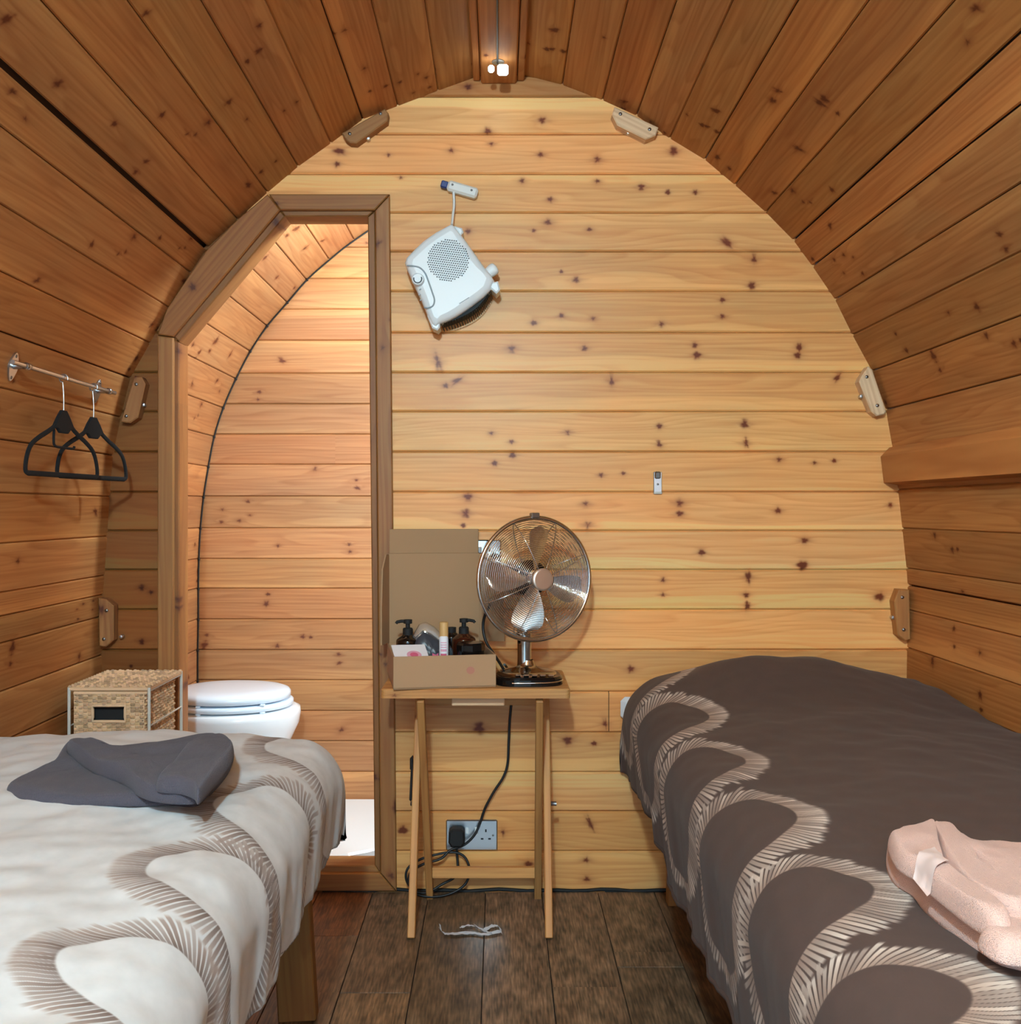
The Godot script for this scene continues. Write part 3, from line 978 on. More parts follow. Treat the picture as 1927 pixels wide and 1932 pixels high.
	tube(st, smooth_path(lip, 3), 0.0045, 6)
	obj(st, "seal", M["rubber grey"], tr)

func build_toilet() -> void:
	var base := Vector3(-0.92, 0, -3.33)
	var t := thing("toilet", "white toilet with closed lid standing in the washroom doorway", "toilet", base)
	# outline of seat and lid, front towards +x
	var outline := func(len: float, hw: float, n: int) -> Array:
		var a := []
		for i in n:
			var an := TAU * i / n
			var x := cos(an)
			var y := sin(an)
			var sx := 1.0 if x > 0 else 0.86
			a.append(Vector2(x * len * 0.5 * sx, signf(y) * pow(absf(y), 0.9) * hw))
		return a
	var stack := func(levels: Array) -> SurfaceTool:
		var st := begin()
		var rows := []
		for l in levels:
			var rr := []
			var ol: Array = outline.call(l[1] * 2.0, l[2], 48)
			for k in 49:
				var q: Vector2 = ol[k % 48]
				rr.append(Vector3(q.x + l[3], l[0], q.y))
			rows.append(rr)
		sheet(st, rows, [], true)
		return st
	# heights, half length, half width, shift
	obj(stack.call([[0.0, 0.0, 0.0, -0.03], [0.0, 0.155, 0.105, -0.03], [0.03, 0.15, 0.10, -0.03], [0.10, 0.14, 0.095, -0.03], [0.18, 0.15, 0.105, -0.02], [0.25, 0.178, 0.13, 0.0], [0.31, 0.205, 0.158, 0.012], [0.36, 0.223, 0.178, 0.017], [0.395, 0.228, 0.184, 0.018], [0.412, 0.226, 0.182, 0.018], [0.418, 0.214, 0.172, 0.016], [0.418, 0.17, 0.13, 0.016]]), "bowl", M["ceramic"], t)
	obj(stack.call([[0.424, 0.15, 0.11, 0.0], [0.424, 0.21, 0.171, 0.008], [0.427, 0.2135, 0.1745, 0.008], [0.438, 0.2135, 0.1745, 0.008], [0.4425, 0.208, 0.169, 0.008], [0.4425, 0.14, 0.11, 0.008]]), "seat", M["lid plastic"], t)
	obj(stack.call([[0.449, 0.15, 0.11, 0.004], [0.449, 0.204, 0.166, 0.004], [0.452, 0.208, 0.170, 0.004], [0.466, 0.208, 0.170, 0.004], [0.474, 0.202, 0.164, 0.004], [0.480, 0.186, 0.149, 0.004], [0.4845, 0.15, 0.115, 0.004], [0.4865, 0.08, 0.06, 0.004], [0.487, 0.0, 0.0, 0.004]]), "lid", M["lid plastic"], t)
	for s in [[0.15, 0.125], [0.15, -0.125], [-0.05, 0.155], [-0.05, -0.155]]:
		for hh in [0.421, 0.4457]:
			var st := begin()
			cbox(st, at(Vector3(s[0], hh, s[1])), Vector3(0.016, 0.0066, 0.016), 0.002)
			obj(st, "buffer", M["lid plastic"], t)


# ---------------------------------------------------------------- beds
func duvet_pt(sgn: float, e: float, d: float, o: Dictionary) -> Vector3:
	var R := 0.10
	var arc := R * PI / 2.0
	var dfar: float = o.far
	var b := d - (dfar - 0.08)
	var dd := d
	var drop := 0.0
	if b > 0.0:
		var ph := minf(b / 0.09, PI / 2.0)
		dd = dfar - 0.08 + 0.09 * sin(ph)
		drop = 0.09 * (1.0 - cos(ph)) + maxf(0.0, b - 0.09 * PI / 2.0)
	var X0: float = o.edge + R
	var top: float = 0.602 + 0.008 * o.n.get_noise_2d(e * 90.0, d * 90.0) + o.wr * o.n.get_noise_2d(e * 260.0 + 500.0, d * 260.0)
	var ax := X0 - e
	top += 0.018 * smoothstep(0.0, 0.25, -e) * smoothstep(0.0, 0.3, 0.68 + e)
	for p in o.pillows:
		var q: float = pow((ax - p[0]) / p[2], 2.0) + pow((d - p[1]) / p[3], 2.0)
		top += p[4] * exp(-q)
	var x: float
	var h: float
	if e < 0.0:
		x = ax
		h = top
	elif e < arc:
		var ph := e / R
		x = X0 - R * sin(ph)
		h = top - R + R * cos(ph)
	else:
		var t := e - arc
		x = o.edge + 0.10 * t
		h = top - R - t
	# folds of the hanging side
	var k := smoothstep(0.04, 0.30, e)
	var fold: float = 0.5 * sin(d * 31.0 + 2.0 * o.n.get_noise_1d(d * 120.0) + o.ph) + 0.6 * o.n.get_noise_2d(d * 420.0, e * 60.0 + 90.0)
	x -= k * o.fold * fold
	h += -0.004 * k * fold
	var hem: float = o.hem.call(d)
	h -= drop
	if h < hem:
		h = hem + 0.004 * sin(d * 40.0 + e * 9.0) * k
	return Vector3(sgn * x, h, -dd)

func duvet(sgn: float, called: String, label: String, m: String, o: Dictionary, d0: float, d1: float) -> void:
	var st := begin()
	var rows := []
	var uvs := []
	var NU := 110
	var NV := 220
	var e0: float = -(1.122 - o.edge - 0.10)
	for i in NU + 1:
		var e := lerpf(e0, 0.36, i / float(NU))
		var rr := []
		var uu := []
		for j in NV + 1:
			var d := lerpf(o.near, o.far + o.over, j / float(NV))
			rr.append(duvet_pt(sgn, e, d, o))
			uu.append(Vector2((d - d0) / (d1 - d0), (e - DU_E0) / (DU_E1 - DU_E0)))
		rows.append(rr)
		uvs.append(uu)
	sheet(st, rows, uvs, sgn > 0.0)
	var th := thing(called, label, "duvet", Vector3(sgn * 0.73, 0.6, -(o.near + o.far) / 2.0))
	wobj(st, "cover", M[m], th)
	# hem: a rolled edge along the hanging side
	st = begin()
	var path := []
	for j in range(0, NV + 1, 2):
		if lerpf(o.near, o.far + o.over, j / float(NV)) < o.far - 0.09: path.append(rows[NU][j])
	tube(st, path, 0.005, 6)
	wobj(st, "hem", M["white cotton"] if sgn < 0 else M["brown plain"], th)

func bed(sgn: float, label: String, near: float, far: float, legs: Array) -> void:
	var th := thing("bed", label, "bed", Vector3(sgn * 0.75, 0, -(near + far) / 2.0))
	var zc := -(near + far) / 2.0
	var ln := far - near
	var st := begin()
	cbox(st, at(Vector3(sgn * 0.745, 0.475, zc)), Vector3(0.74, 0.16, ln - 0.02), 0.03)
	wobj(st, "mattress", M["white cotton"], th)
	if sgn > 0.0:
		st = begin()
		cbox(st, at(Vector3(0.385, 0.520, -2.782)), Vector3(0.084, 0.066, 0.026), 0.012)
		wobj(st, "sheet_corner", M["white cotton"], th)
	for x in [0.42, 1.06]:
		st = begin()
		cbox(st, at(Vector3(sgn * x, 0.34, zc)), Vector3(0.04, 0.10, ln - 0.04), 0.003, grain(int(x * 10), 0.2))
		wobj(st, "side_rail", M["dull pine"], th)
	for z in [-near - 0.04, -far + 0.04]:
		st = begin()
		cbox(st, at(Vector3(sgn * 0.74, 0.34, z)), Vector3(0.60, 0.10, 0.04), 0.003, grain(3, 0.4))
		wobj(st, "end_rail", M["dull pine"], th)
	for k in 9:
		st = begin()
		cbox(st, at(Vector3(sgn * 0.74, 0.388, -lerpf(near + 0.15, far - 0.15, k / 8.0))), Vector3(0.60, 0.014, 0.07), 0.002, grain(k, 0.1 * k))
		wobj(st, "slat", M["dull pine"], th)
	for l in legs:
		st = begin()
		st.set_color(Color(0.92, 0.86, 0.66))
		bar(st, l[0], l[1], 0.080, 0.036, Vector3.RIGHT, 0.003, grain(8, 0.3))
		wobj(st, "leg", M["dull pine"], th)
	if sgn < 0.0:
		var lt: Vector3 = legs[0][1]
		st = begin()
		lathe(st, Transform3D(Basis.from_euler(Vector3(PI / 2.0, 0, 0)), lt + Vector3(0.01, -0.05, 0.02)), [Vector2(0.0, 0.006), Vector2(0.009, 0.005), Vector2(0.010, 0.0)], 12)
		wobj(st, "bolt", M["dull steel"], th)

func build_beds() -> void:
	mat("brown plain", Color8(76, 58, 52), 0.85)
	var n := FastNoiseLite.new()
	n.seed = 3
	n.frequency = 0.03
	n.fractal_octaves = 2
	bed(-1.0, "timber bed under the cream duvet, along the left wall", 0.22, 2.09, [[Vector3(-0.4265, 0.0, -2.095), Vector3(-0.447, 0.36, -2.095)], [Vector3(-1.04, 0.0, -2.095), Vector3(-1.04, 0.36, -2.095)], [Vector3(-0.43, 0.0, -0.28), Vector3(-0.43, 0.36, -0.28)], [Vector3(-1.04, 0.0, -0.28), Vector3(-1.04, 0.36, -0.28)]])
	bed(1.0, "timber bed under the brown duvet, along the right wall to the back corner", 0.85, 2.79, [[Vector3(0.50, 0.0, -2.70), Vector3(0.50, 0.36, -2.70)], [Vector3(1.04, 0.0, -2.70), Vector3(1.04, 0.36, -2.70)], [Vector3(0.50, 0.0, -0.92), Vector3(0.50, 0.36, -0.92)], [Vector3(1.04, 0.0, -0.92), Vector3(1.04, 0.36, -0.92)]])
	duvet(-1.0, "duvet", "cream duvet printed with a chain of brown feathered rings, on the left bed", "cream duvet cotton", {"far": 2.13, "near": 0.2, "over": 0.30, "edge": 0.332, "fold": 0.011, "wr": 0.006, "ph": 0.4, "n": n, "pillows": [[0.72, 0.9, 0.5, 0.6, 0.006]], "hem": func(d: float) -> float: return 0.370 + 0.006 * sin(d * 7.0)}, 0.30, 2.15)
	duvet(1.0, "duvet", "dark brown duvet printed with a chain of pale feathered rings, on the right bed", "brown duvet cotton", {"far": 2.755, "near": 0.85, "over": 0.12, "edge": 0.340, "fold": 0.008, "wr": 0.0035, "ph": 1.7, "n": n, "pillows": [[0.80, 2.56, 0.30, 0.20, 0.072], [0.56, 2.60, 0.16, 0.16, 0.03]], "hem": func(d: float) -> float: return clampf(0.345 - 0.10 * smoothstep(2.35, 1.7, d), 0.2, 0.4) + 0.006 * sin(d * 11.0)}, 0.55, 2.85)

# a soft slab of cloth with rounded edges, outline in (x, z)
func slab(st: SurfaceTool, outline: Array, h0: float, th: float, er: float, nz: FastNoiseLite, amp: float, tilt := Vector2.ZERO) -> void:
	var pts := []
	var n0 := outline.size()
	for i in n0:
		for k in 6:
			pts.append(outline[i].cubic_interpolate(outline[(i + 1) % n0], outline[(i + n0 - 1) % n0], outline[(i + 2) % n0], k / 6.0))
	var c := Vector2.ZERO
	for p in pts: c += p / pts.size()
	var rows := []
	var rings := 18
	for r in range(-1, rings + 1):
		var rr := []
		for k in pts.size() + 1:
			var b: Vector2 = pts[k % pts.size()]
			if r == rings:
				var q := b - (b - c).normalized() * th * 0.55
				rr.append(Vector3(q.x, h0 - 0.004 + tilt.dot(q - c), q.y))
				continue
			var t := 1.0 - pow(1.0 - maxf(r, 0) / float(rings - 1), 2.0) if r >= 0 else 0.0
			var p := c + (b - c) * t
			var dist := (1.0 - t) * (b - c).length()
			var f := 1.0 - clampf(dist / er, 0.0, 1.0)
			var y := h0 + th * sqrt(maxf(0.0, 1.0 - f * f))
			y += amp * nz.get_noise_2d(p.x * 400.0, p.y * 400.0) * (1.0 - f)
			var bulge := b + (b - c).normalized() * 0.0
			rr.append(Vector3(p.x, y + tilt.dot(p - c), p.y))
		rows.append(rr)
	sheet(st, rows.slice(1), [], true)

# height of such a slab's top over a point
func slab_height(outline: Array, h0: float, th: float, er: float, nz: FastNoiseLite, amp: float, p: Vector2) -> float:
	var pts := []
	var n0 := outline.size()
	for i in n0:
		for k in 6:
			pts.append(outline[i].cubic_interpolate(outline[(i + 1) % n0], outline[(i + n0 - 1) % n0], outline[(i + 2) % n0], k / 6.0))
	var c := Vector2.ZERO
	for q in pts: c += q / pts.size()
	var far := c + (p - c).normalized() * 2.0
	var b := (p - c).length()
	for i in pts.size():
		var hit = Geometry2D.segment_intersects_segment(c, far, pts[i], pts[(i + 1) % pts.size()])
		if hit != null: b = maxf(b, (hit - c).length())
	var f := 1.0 - clampf((b - (p - c).length()) / er, 0.0, 1.0)
	return h0 + th * sqrt(maxf(0.0, 1.0 - f * f)) + amp * nz.get_noise_2d(p.x * 400.0, p.y * 400.0) * (1.0 - f)

func xz(a: Array, h: float) -> Array:
	var out := []
	for i in range(0, a.size(), 2):
		var p := U(a[i], a[i + 1], h)
		out.append(Vector2(p.x, p.z))
	return out

func build_towels() -> void:
	var n := FastNoiseLite.new()
	n.seed = 12
	n.frequency = 0.02
	var t := thing("towel", "folded charcoal grey towel lying on the cream duvet", "towel", U(220, 1460, 0.615))
	var st := begin()
	slab(st, xz([8, 1490, 10, 1518, 60, 1524, 200, 1529, 350, 1521, 388, 1502, 430, 1455, 438, 1420, 410, 1404, 300, 1412, 200, 1420, 145, 1412, 118, 1422, 98, 1447, 60, 1466, 22, 1482], 0.612), 0.606, 0.018, 0.014, n, 0.004)
	wobj(st, "under_fold", M["charcoal towelling"], t)
	st = begin()
	slab(st, xz([14, 1490, 60, 1508, 200, 1513, 330, 1509, 385, 1494, 432, 1440, 440, 1412, 410, 1396, 300, 1406, 200, 1412, 140, 1402, 118, 1414, 98, 1442, 60, 1460, 25, 1476], 0.628), 0.622, 0.016, 0.014, n, 0.006)
	wobj(st, "middle_fold", M["charcoal towelling"], t)
	st = begin()
	slab(st, xz([126, 1400, 150, 1423, 190, 1446, 230, 1459, 266, 1484, 310, 1494, 360, 1496, 378, 1488, 430, 1440, 440, 1405, 412, 1390, 300, 1404, 200, 1411, 150, 1396], 0.655), 0.638, 0.024, 0.014, n, 0.008)
	wobj(st, "top_fold", M["charcoal towelling"], t)
	st = begin()
	slab(st, xz([362, 1402, 330, 1432, 297, 1467, 302, 1478, 340, 1481, 366, 1490, 374, 1499, 392, 1482, 436, 1428, 440, 1402, 420, 1389, 392, 1391], 0.668), 0.654, 0.022, 0.014, n, 0.006)
	wobj(st, "corner_fold", M["charcoal towelling"], t)
	t = thing("towel", "folded pale pink towel lying on the brown duvet", "towel", U(1820, 1670, 0.63))
	st = begin()
	slab(st, xz([1672, 1600, 1684, 1636, 1722, 1662, 1745, 1690, 1800, 1735, 1850, 1770, 1900, 1796, 1985, 1800, 2000, 1700, 1985, 1625, 1925, 1606, 1850, 1602, 1812, 1585, 1780, 1565, 1690, 1576], 0.625), 0.606, 0.040, 0.032, n, 0.006)
	wobj(st, "under_fold", M["pink towelling"], t)
	st = begin()
	var roll := xz([1675, 1580, 1690, 1614, 1728, 1640, 1760, 1668, 1815, 1710, 1862, 1740, 1900, 1752, 1910, 1738, 1850, 1690, 1800, 1650, 1772, 1598, 1762, 1552, 1740, 1556, 1690, 1570], 0.655)
	slab(st, roll, 0.640, 0.026, 0.022, n, 0.006)
	wobj(st, "front_roll", M["pink towelling"], t)
	st = begin()
	slab(st, xz([1762, 1550, 1770, 1580, 1790, 1630, 1830, 1668, 1880, 1698, 1935, 1712, 1940, 1690, 1890, 1656, 1842, 1610, 1808, 1578, 1785, 1560], 0.66), 0.642, 0.024, 0.014, n, 0.004)
	wobj(st, "middle_roll", M["pink towelling"], t)
	st = begin()
	slab(st, xz([1812, 1586, 1845, 1622, 1890, 1662, 1960, 1702, 1995, 1700, 1985, 1612, 1930, 1600, 1852, 1600, 1826, 1584], 0.66), 0.640, 0.024, 0.014, n, 0.004)
	wobj(st, "back_roll", M["pink towelling"], t)
	st = begin()
	slab(st, xz([1845, 1765, 1880, 1792, 1930, 1802, 1985, 1800, 1990, 1765, 1930, 1757, 1890, 1752], 0.64), 0.628, 0.026, 0.020, n, 0.004)
	wobj(st, "end_roll", M["pink towelling"], t)
	# smooth woven band across the front roll
	st = begin()
	var rows := []
	for i in 15:
		var rr := []
		for k in 11:
			var u := i / 14.0
			var v := k / 10.0
			var q := U(lerpf(1723, 1764, u) + 27 * v, lerpf(1626, 1605, u) + 32 * v - 4.0 * sin(u * PI), 0.664)
			rr.append(Vector3(q.x, slab_height(roll, 0.640, 0.026, 0.022, n, 0.006, Vector2(q.x, q.z)) + 0.0042, q.z))
		rows.append(rr)
	sheet(st, rows, [], false)
	wobj(st, "woven_band", M["towel band"], t)


# ---------------------------------------------------------------- furniture and small things
func build_table() -> void:
	var base := Vector3(-0.06, 0, -2.64)
	var t := thing("folding_table", "small folding wooden table with crossed legs against the back wall", "table", base)
	var st := begin()
	var pl := PackedVector2Array()
	for c in [[-1, -1, PI], [1, -1, -PI / 2], [1, 1, 0.0], [-1, 1, PI / 2]]:
		for k in 5:
			var an: float = c[2] + PI / 2 * k / 4.0
			pl.append(Vector2(c[0] * (0.240 - 0.012), c[1] * (0.148 - 0.012)) + Vector2(cos(an), sin(an)) * 0.012)
	extrude(st, pl, 0.628, 0.604, 0.003, Vector2(1, 0), grain(9, 0.2), Transform3D(Basis(Vector3(1, 0, 0), Vector3(0, 0, -1), Vector3(0, 1, 0)), Vector3.ZERO))
	obj(st, "tabletop", M["light pine"], t)
	var legs := [
		[Vector3(-0.2215, 0.0, -2.487), Vector3(-0.2215, 0.600, -2.752), 1.06], [Vector3(0.1255, 0.0, -2.487), Vector3(0.1295, 0.600, -2.752), 1.0],
		[Vector3(-0.193, 0.0, -2.752), Vector3(-0.2, 0.600, -2.512), 0.86], [Vector3(0.108, 0.0, -2.752), Vector3(0.103, 0.600, -2.512), 0.78]]
	for l in legs:
		st = begin()
		st.set_color(Color(l[2], l[2] * 0.97, l[2] * 0.95))
		bar(st, l[0], l[1], 0.019, 0.030, Vector3.RIGHT, 0.002, grain(int(l[2] * 11), 0.4))
		wobj(st, "leg", M["light pine"], t)
	for b in [[0.08, -2.722, -0.185, 0.10, 0.030], [0.555, -2.735, -0.21, 0.118, 0.028]]:
		st = begin()
		bar(st, Vector3(b[2], b[0], b[1]), Vector3(b[3], b[0], b[1]), 0.030, 0.016, Vector3.UP, 0.002, grain(3, 0.7))
		wobj(st, "stretcher", M["light pine"], t)
	st = begin()
	bar(st, Vector3(-0.122, 0.588, -2.54), Vector3(0.014, 0.588, -2.54), 0.022, 0.014, Vector3.UP, 0.002, grain(5, 0.1))
	wobj(st, "stop_block", M["bleached pine"], t)
	for x in [-0.2335, 0.1385]:
		st = begin()
		lathe(st, Transform3D(Basis.from_euler(Vector3(0, 0, PI / 2)), Vector3(x, 0.30, -2.62)), [Vector2(0, 0.003), Vector2(0.006, 0.002), Vector2(0.006, -0.014)], 12)
		wobj(st, "pivot_bolt", M["dull steel"], t)
	st = begin()
	for p in [[-0.2365, 0.30, 0.36], [-0.2365, 0.285, 0.30]]:
		pass
	bar(st, Vector3(-0.236, 0.305, -2.625), Vector3(-0.234, 0.415, -2.672), 0.007, 0.012, Vector3.RIGHT, 0.003)
	cbox(st, at(Vector3(-0.2365, 0.395, -2.665)), Vector3(0.009, 0.034, 0.016), 0.003)
	wobj(st, "catch", M["matt black"], t)

func build_socket(cx: float, cy: float, label: String, m: String) -> void:
	var c := P(cx, cy, D)
	var t := thing("wall_socket", label, "socket", c)
	var st := begin()
	cbox(st, at(Vector3(0, 0, 0.005)), Vector3(0.146, 0.086, 0.008), 0.003)
	obj(st, "plate", M[m], t)
	for s in [-1, 1]:
		st = begin()
		cbox(st, at(Vector3(s * 0.013, 0.014, 0.0105), 0, 0.12), Vector3(0.010, 0.019, 0.006), 0.0015)
		obj(st, "rocker_switch", M["white plastic"] if m == "brushed steel" else M[m], t)
		var k: float = s * 0.040
		for h in [[0.0, 0.013, 0.0045, 0.008], [-0.0105, -0.010, 0.0075, 0.0045], [0.0105, -0.010, 0.0075, 0.0045]]:
			st = begin()
			cbox(st, at(Vector3(k + h[0], h[1], 0.0088)), Vector3(h[2], h[3], 0.001), 0.0)
			obj(st, "pin_hole", M["dark hole"], t)
	for s in [-1, 1]:
		st = begin()
		lathe(st, Transform3D(Basis.from_euler(Vector3(PI / 2, 0, 0)), Vector3(s * 0.0602, 0, 0.0095)), [Vector2(0, 0.001), Vector2(0.0028, 0.0006), Vector2(0.003, -0.001)], 10)
		obj(st, "screw", M["dull steel"], t)

func build_cables() -> void:
	var st := begin()
	var c := P(862, 1580, 2.765)
	# plug in the left outlet
	var t := thing("power_cable", "black mains cable of the fan, plugged in and coiled under the table", "cable", c)
	var pl := PackedVector2Array()
	for q in [[-15, 13], [-8, 18], [8, 18], [15, 13], [16, -8], [10, -17], [-10, -17], [-16, -8]]:
		pl.append(Vector2(q[0], q[1]) * 0.00145)
	extrude(st, pl, 0.014, -0.020, 0.005)
	obj(st, "plug", M["matt black"], t)
	st = begin()
	var path := []
	for q in [[862, 1598, 2.772], [863, 1618, 2.772], [864, 1640, 2.765], [858, 1655, 2.76], [835, 1668, 2.755], [806, 1684, 2.74], [782, 1680, 2.735], [767, 1660, 2.735], [770, 1638, 2.74], [792, 1622, 2.75], [825, 1612, 2.76], [855, 1608, 2.766], [876, 1616, 2.766], [886, 1640, 2.76], [878, 1668, 2.755], [850, 1686, 2.745], [815, 1692, 2.735], [785, 1686, 2.73], [772, 1668, 2.725], [776, 1645, 2.73], [800, 1630, 2.745], [832, 1620, 2.755], [850, 1604, 2.765], [876, 1594, 2.768], [895, 1576, 2.77], [906, 1553, 2.775], [915, 1526, 2.776], [932, 1494, 2.777], [950, 1466, 2.778], [958, 1440, 2.779], [960, 1400, 2.78], [962, 1360, 2.78], [965, 1325, 2.782], [966, 1285, 2.785], [958, 1262, 2.78], [952, 1254, 2.70]]:
		var p := P(q[0], q[1], q[2])
		p.y = maxf(p.y, 0.006)
		path.append(p)
	tube(st, smooth_path(path, 6), 0.0036, 8)
	wobj(st, "cord", M["cable black"], t)

func build_fan() -> void:
	var base := Vector3(0.077, 0.628, -2.592)
	var f := thing("desk_fan", "chrome desk fan with four metal blades on a glossy black base", "fan", base)
	var yaw := 0.40
	# base
	var st := begin()
	var pl := PackedVector2Array()
	for i in 40:
		var an := TAU * i / 40
		var cx := signf(cos(an)) * pow(absf(cos(an)), 0.62)
		var cy := signf(sin(an)) * pow(absf(sin(an)), 0.62)
		pl.append(Vector2(cx * 0.0885, cy * 0.074))
	var flat := Transform3D(Basis.from_euler(Vector3(0, 0.06, 0)) * Basis(Vector3(1, 0, 0), Vector3(0, 0, -1), Vector3(0, 1, 0)), Vector3.ZERO)
	extrude(st, pl, 0.022, 0.0, 0.006, Vector2(1, 0), [], flat)
	obj(st, "base", M["gloss black"], f)
	st = begin()
	lathe(st, at(Vector3(-0.004, 0.0215, -0.010)) * Transform3D(Basis.from_scale(Vector3(1.0, 1.0, 0.82)), Vector3.ZERO), smooth_profile([Vector2(0.080, 0.0), Vector2(0.072, 0.008), Vector2(0.045, 0.014), Vector2(0.026, 0.02), Vector2(0.020, 0.03), Vector2(0.018, 0.036)], 4), 40)
	obj(st, "base_cover", M["polished steel"], f)
	st = begin()
	var sp := []
	for i in 13:
		var an := lerpf(0.62 * PI, 0.10 * PI, i / 12.0)
		var cx := signf(cos(an)) * pow(absf(cos(an)), 0.62) * 0.0888
		var cy := pow(absf(sin(an)), 0.62) * 0.0744
		sp.append(Basis.from_euler(Vector3(0, 0.06, 0)) * Vector3(cx, 0.0095 + 0.002 * i / 12.0, cy))
	tube(st, smooth_path(sp, 3), 0.0022, 6)
	obj(st, "chrome_strip", M["chrome"], f)
	for k in 5:
		st = begin()
		cbox(st, at(Vector3(-0.028 + k * 0.021, 0.0265, 0.058), 0.06, -0.5), Vector3(0.015, 0.005, 0.010), 0.0015)
		obj(st, "button", M["chrome"], f)
	# post
	st = begin()
	lathe(st, at(Vector3(-0.010, 0.03, -0.014)), smooth_profile([Vector2(0.021, 0.0), Vector2(0.019, 0.02), Vector2(0.0185, 0.06), Vector2(0.020, 0.10), Vector2(0.016, 0.17)], 4), 28)
	obj(st, "post", M["chrome"], f)
	# head: own axes, +z faces out of the fan
	var hx := Transform3D(Basis.from_euler(Vector3(-0.02, yaw, 0)), P(1010, 1092, 2.53) - base)
	st = begin()
	lathe(st, Transform3D(Basis.from_euler(Vector3(PI / 2, 0, 0)), Vector3(0, 0, -0.02)), smooth_profile([Vector2(0.0, -0.125), Vector2(0.03, -0.122), Vector2(0.045, -0.10), Vector2(0.05, -0.07), Vector2(0.048, -0.03), Vector2(0.044, 0.0), Vector2(0.0, 0.002)], 3), 28)
	obj(st, "motor_housing", M["gloss black"], f, hx)
	var RR := 0.1565
	for front in [true, false]:
		st = begin()
		var zz := func(r: float) -> float:
			var q := r / RR
			return (0.046 if front else -0.048) * pow(maxf(0.0, 1.0 - pow(q, 2.6)), 0.75)
		var nring := 27 if front else 20
		for i in nring:
			var r := lerpf(0.034, RR - 0.005, i / float(nring - 1))
			tube(st, circle(Vector3(0, 0, zz.call(r)), r, 48), 0.0008, 4, true)
		for k in (8 if front else 8):
			var an := TAU * (k + 0.5) / 8
			var pts := []
			for i in 9:
				var r := lerpf(0.03, RR, i / 8.0)
				pts.append(Vector3(cos(an) * r, sin(an) * r, zz.call(r) - (0.0014 if front else -0.0014)))
			tube(st, pts, 0.0014, 5)
		obj(st, "front_grille" if front else "rear_grille", M["chrome"], f, hx)
	st = begin()
	tube(st, circle(Vector3.ZERO, RR + 0.001, 72), 0.0055, 8, true)
	obj(st, "rim", M["chrome"], f, hx)
	st = begin()
	cbox(st, at(Vector3(0, RR + 0.006, 0)), Vector3(0.022, 0.014, 0.018), 0.002)
	obj(st, "rim_clip", M["dull steel"], f, hx)
	st = begin()
	lathe(st, Transform3D(Basis.from_euler(Vector3(PI / 2, 0, 0)), Vector3(0, 0, 0.046)), [Vector2(0, 0.005), Vector2(0.024, 0.0045), Vector2(0.0275, 0.003), Vector2(0.0285, 0.0), Vector2(0.0285, -0.004), Vector2(0, -0.004)], 36, false)
	obj(st, "grille_badge", M["satin silver"], f, hx)
	st = begin()
	lathe(st, Transform3D(Basis.from_euler(Vector3(PI / 2, 0, 0)), Vector3(0, 0, 0)), smooth_profile([Vector2(0, 0.03), Vector2(0.016, 0.026), Vector2(0.024, 0.012), Vector2(0.026, -0.02)], 3), 28)
	obj(st, "hub", M["chrome"], f, hx)
	for a in [88.0, 180.0, 348.0, 262.0]:
		st = begin()
		var an := deg_to_rad(a)
		var rows := []
		for i in 13:
			var t := i / 12.0
			var r := lerpf(0.018, 0.136, t)
			var w := 0.018 + 0.064 * pow(sin(clampf(t * 1.12, 0.0, 1.0) * PI * 0.60), 1.1)
			if t > 0.80: w *= sqrt(maxf(0.02, 1.0 - pow((t - 0.80) / 0.20, 2.0)))
			var tw := lerpf(0.85, 0.42, t)
			var rr := []
			for j in 9:
				var s := (j / 8.0 - 0.5)
				var off := s * w
				var bend := 0.010 * (0.25 - s * s)
				rr.append(Vector3(cos(an) * r - sin(an) * (off * cos(tw) - 0.01 * t), sin(an) * r + cos(an) * (off * cos(tw) - 0.01 * t), off * sin(tw) + bend))
			rows.append(rr)
		var rows2 := []
		for rr in rows:
			var q := []
			for v in rr: q.append(v - Vector3(0, 0, 0.0014))
			rows2.append(q)
		sheet(st, rows, [], false, 0)
		sheet(st, rows2, [], true, 1)
		obj(st, "blade", M["blade metal"], f, hx)
	# lead from the motor down to the base
	st = begin()
	var path := []
	for q in [[925, 1140, 2.67], [914, 1165, 2.68], [912, 1188, 2.68], [918, 1212, 2.67], [932, 1234, 2.65], [944, 1252, 2.62], [950, 1262, 2.60]]:
		path.append(P(q[0], q[1], q[2] - 0.01))
	tube(st, smooth_path(path, 5), 0.004, 8)
	wobj(st, "lead", M["cable black"], f)

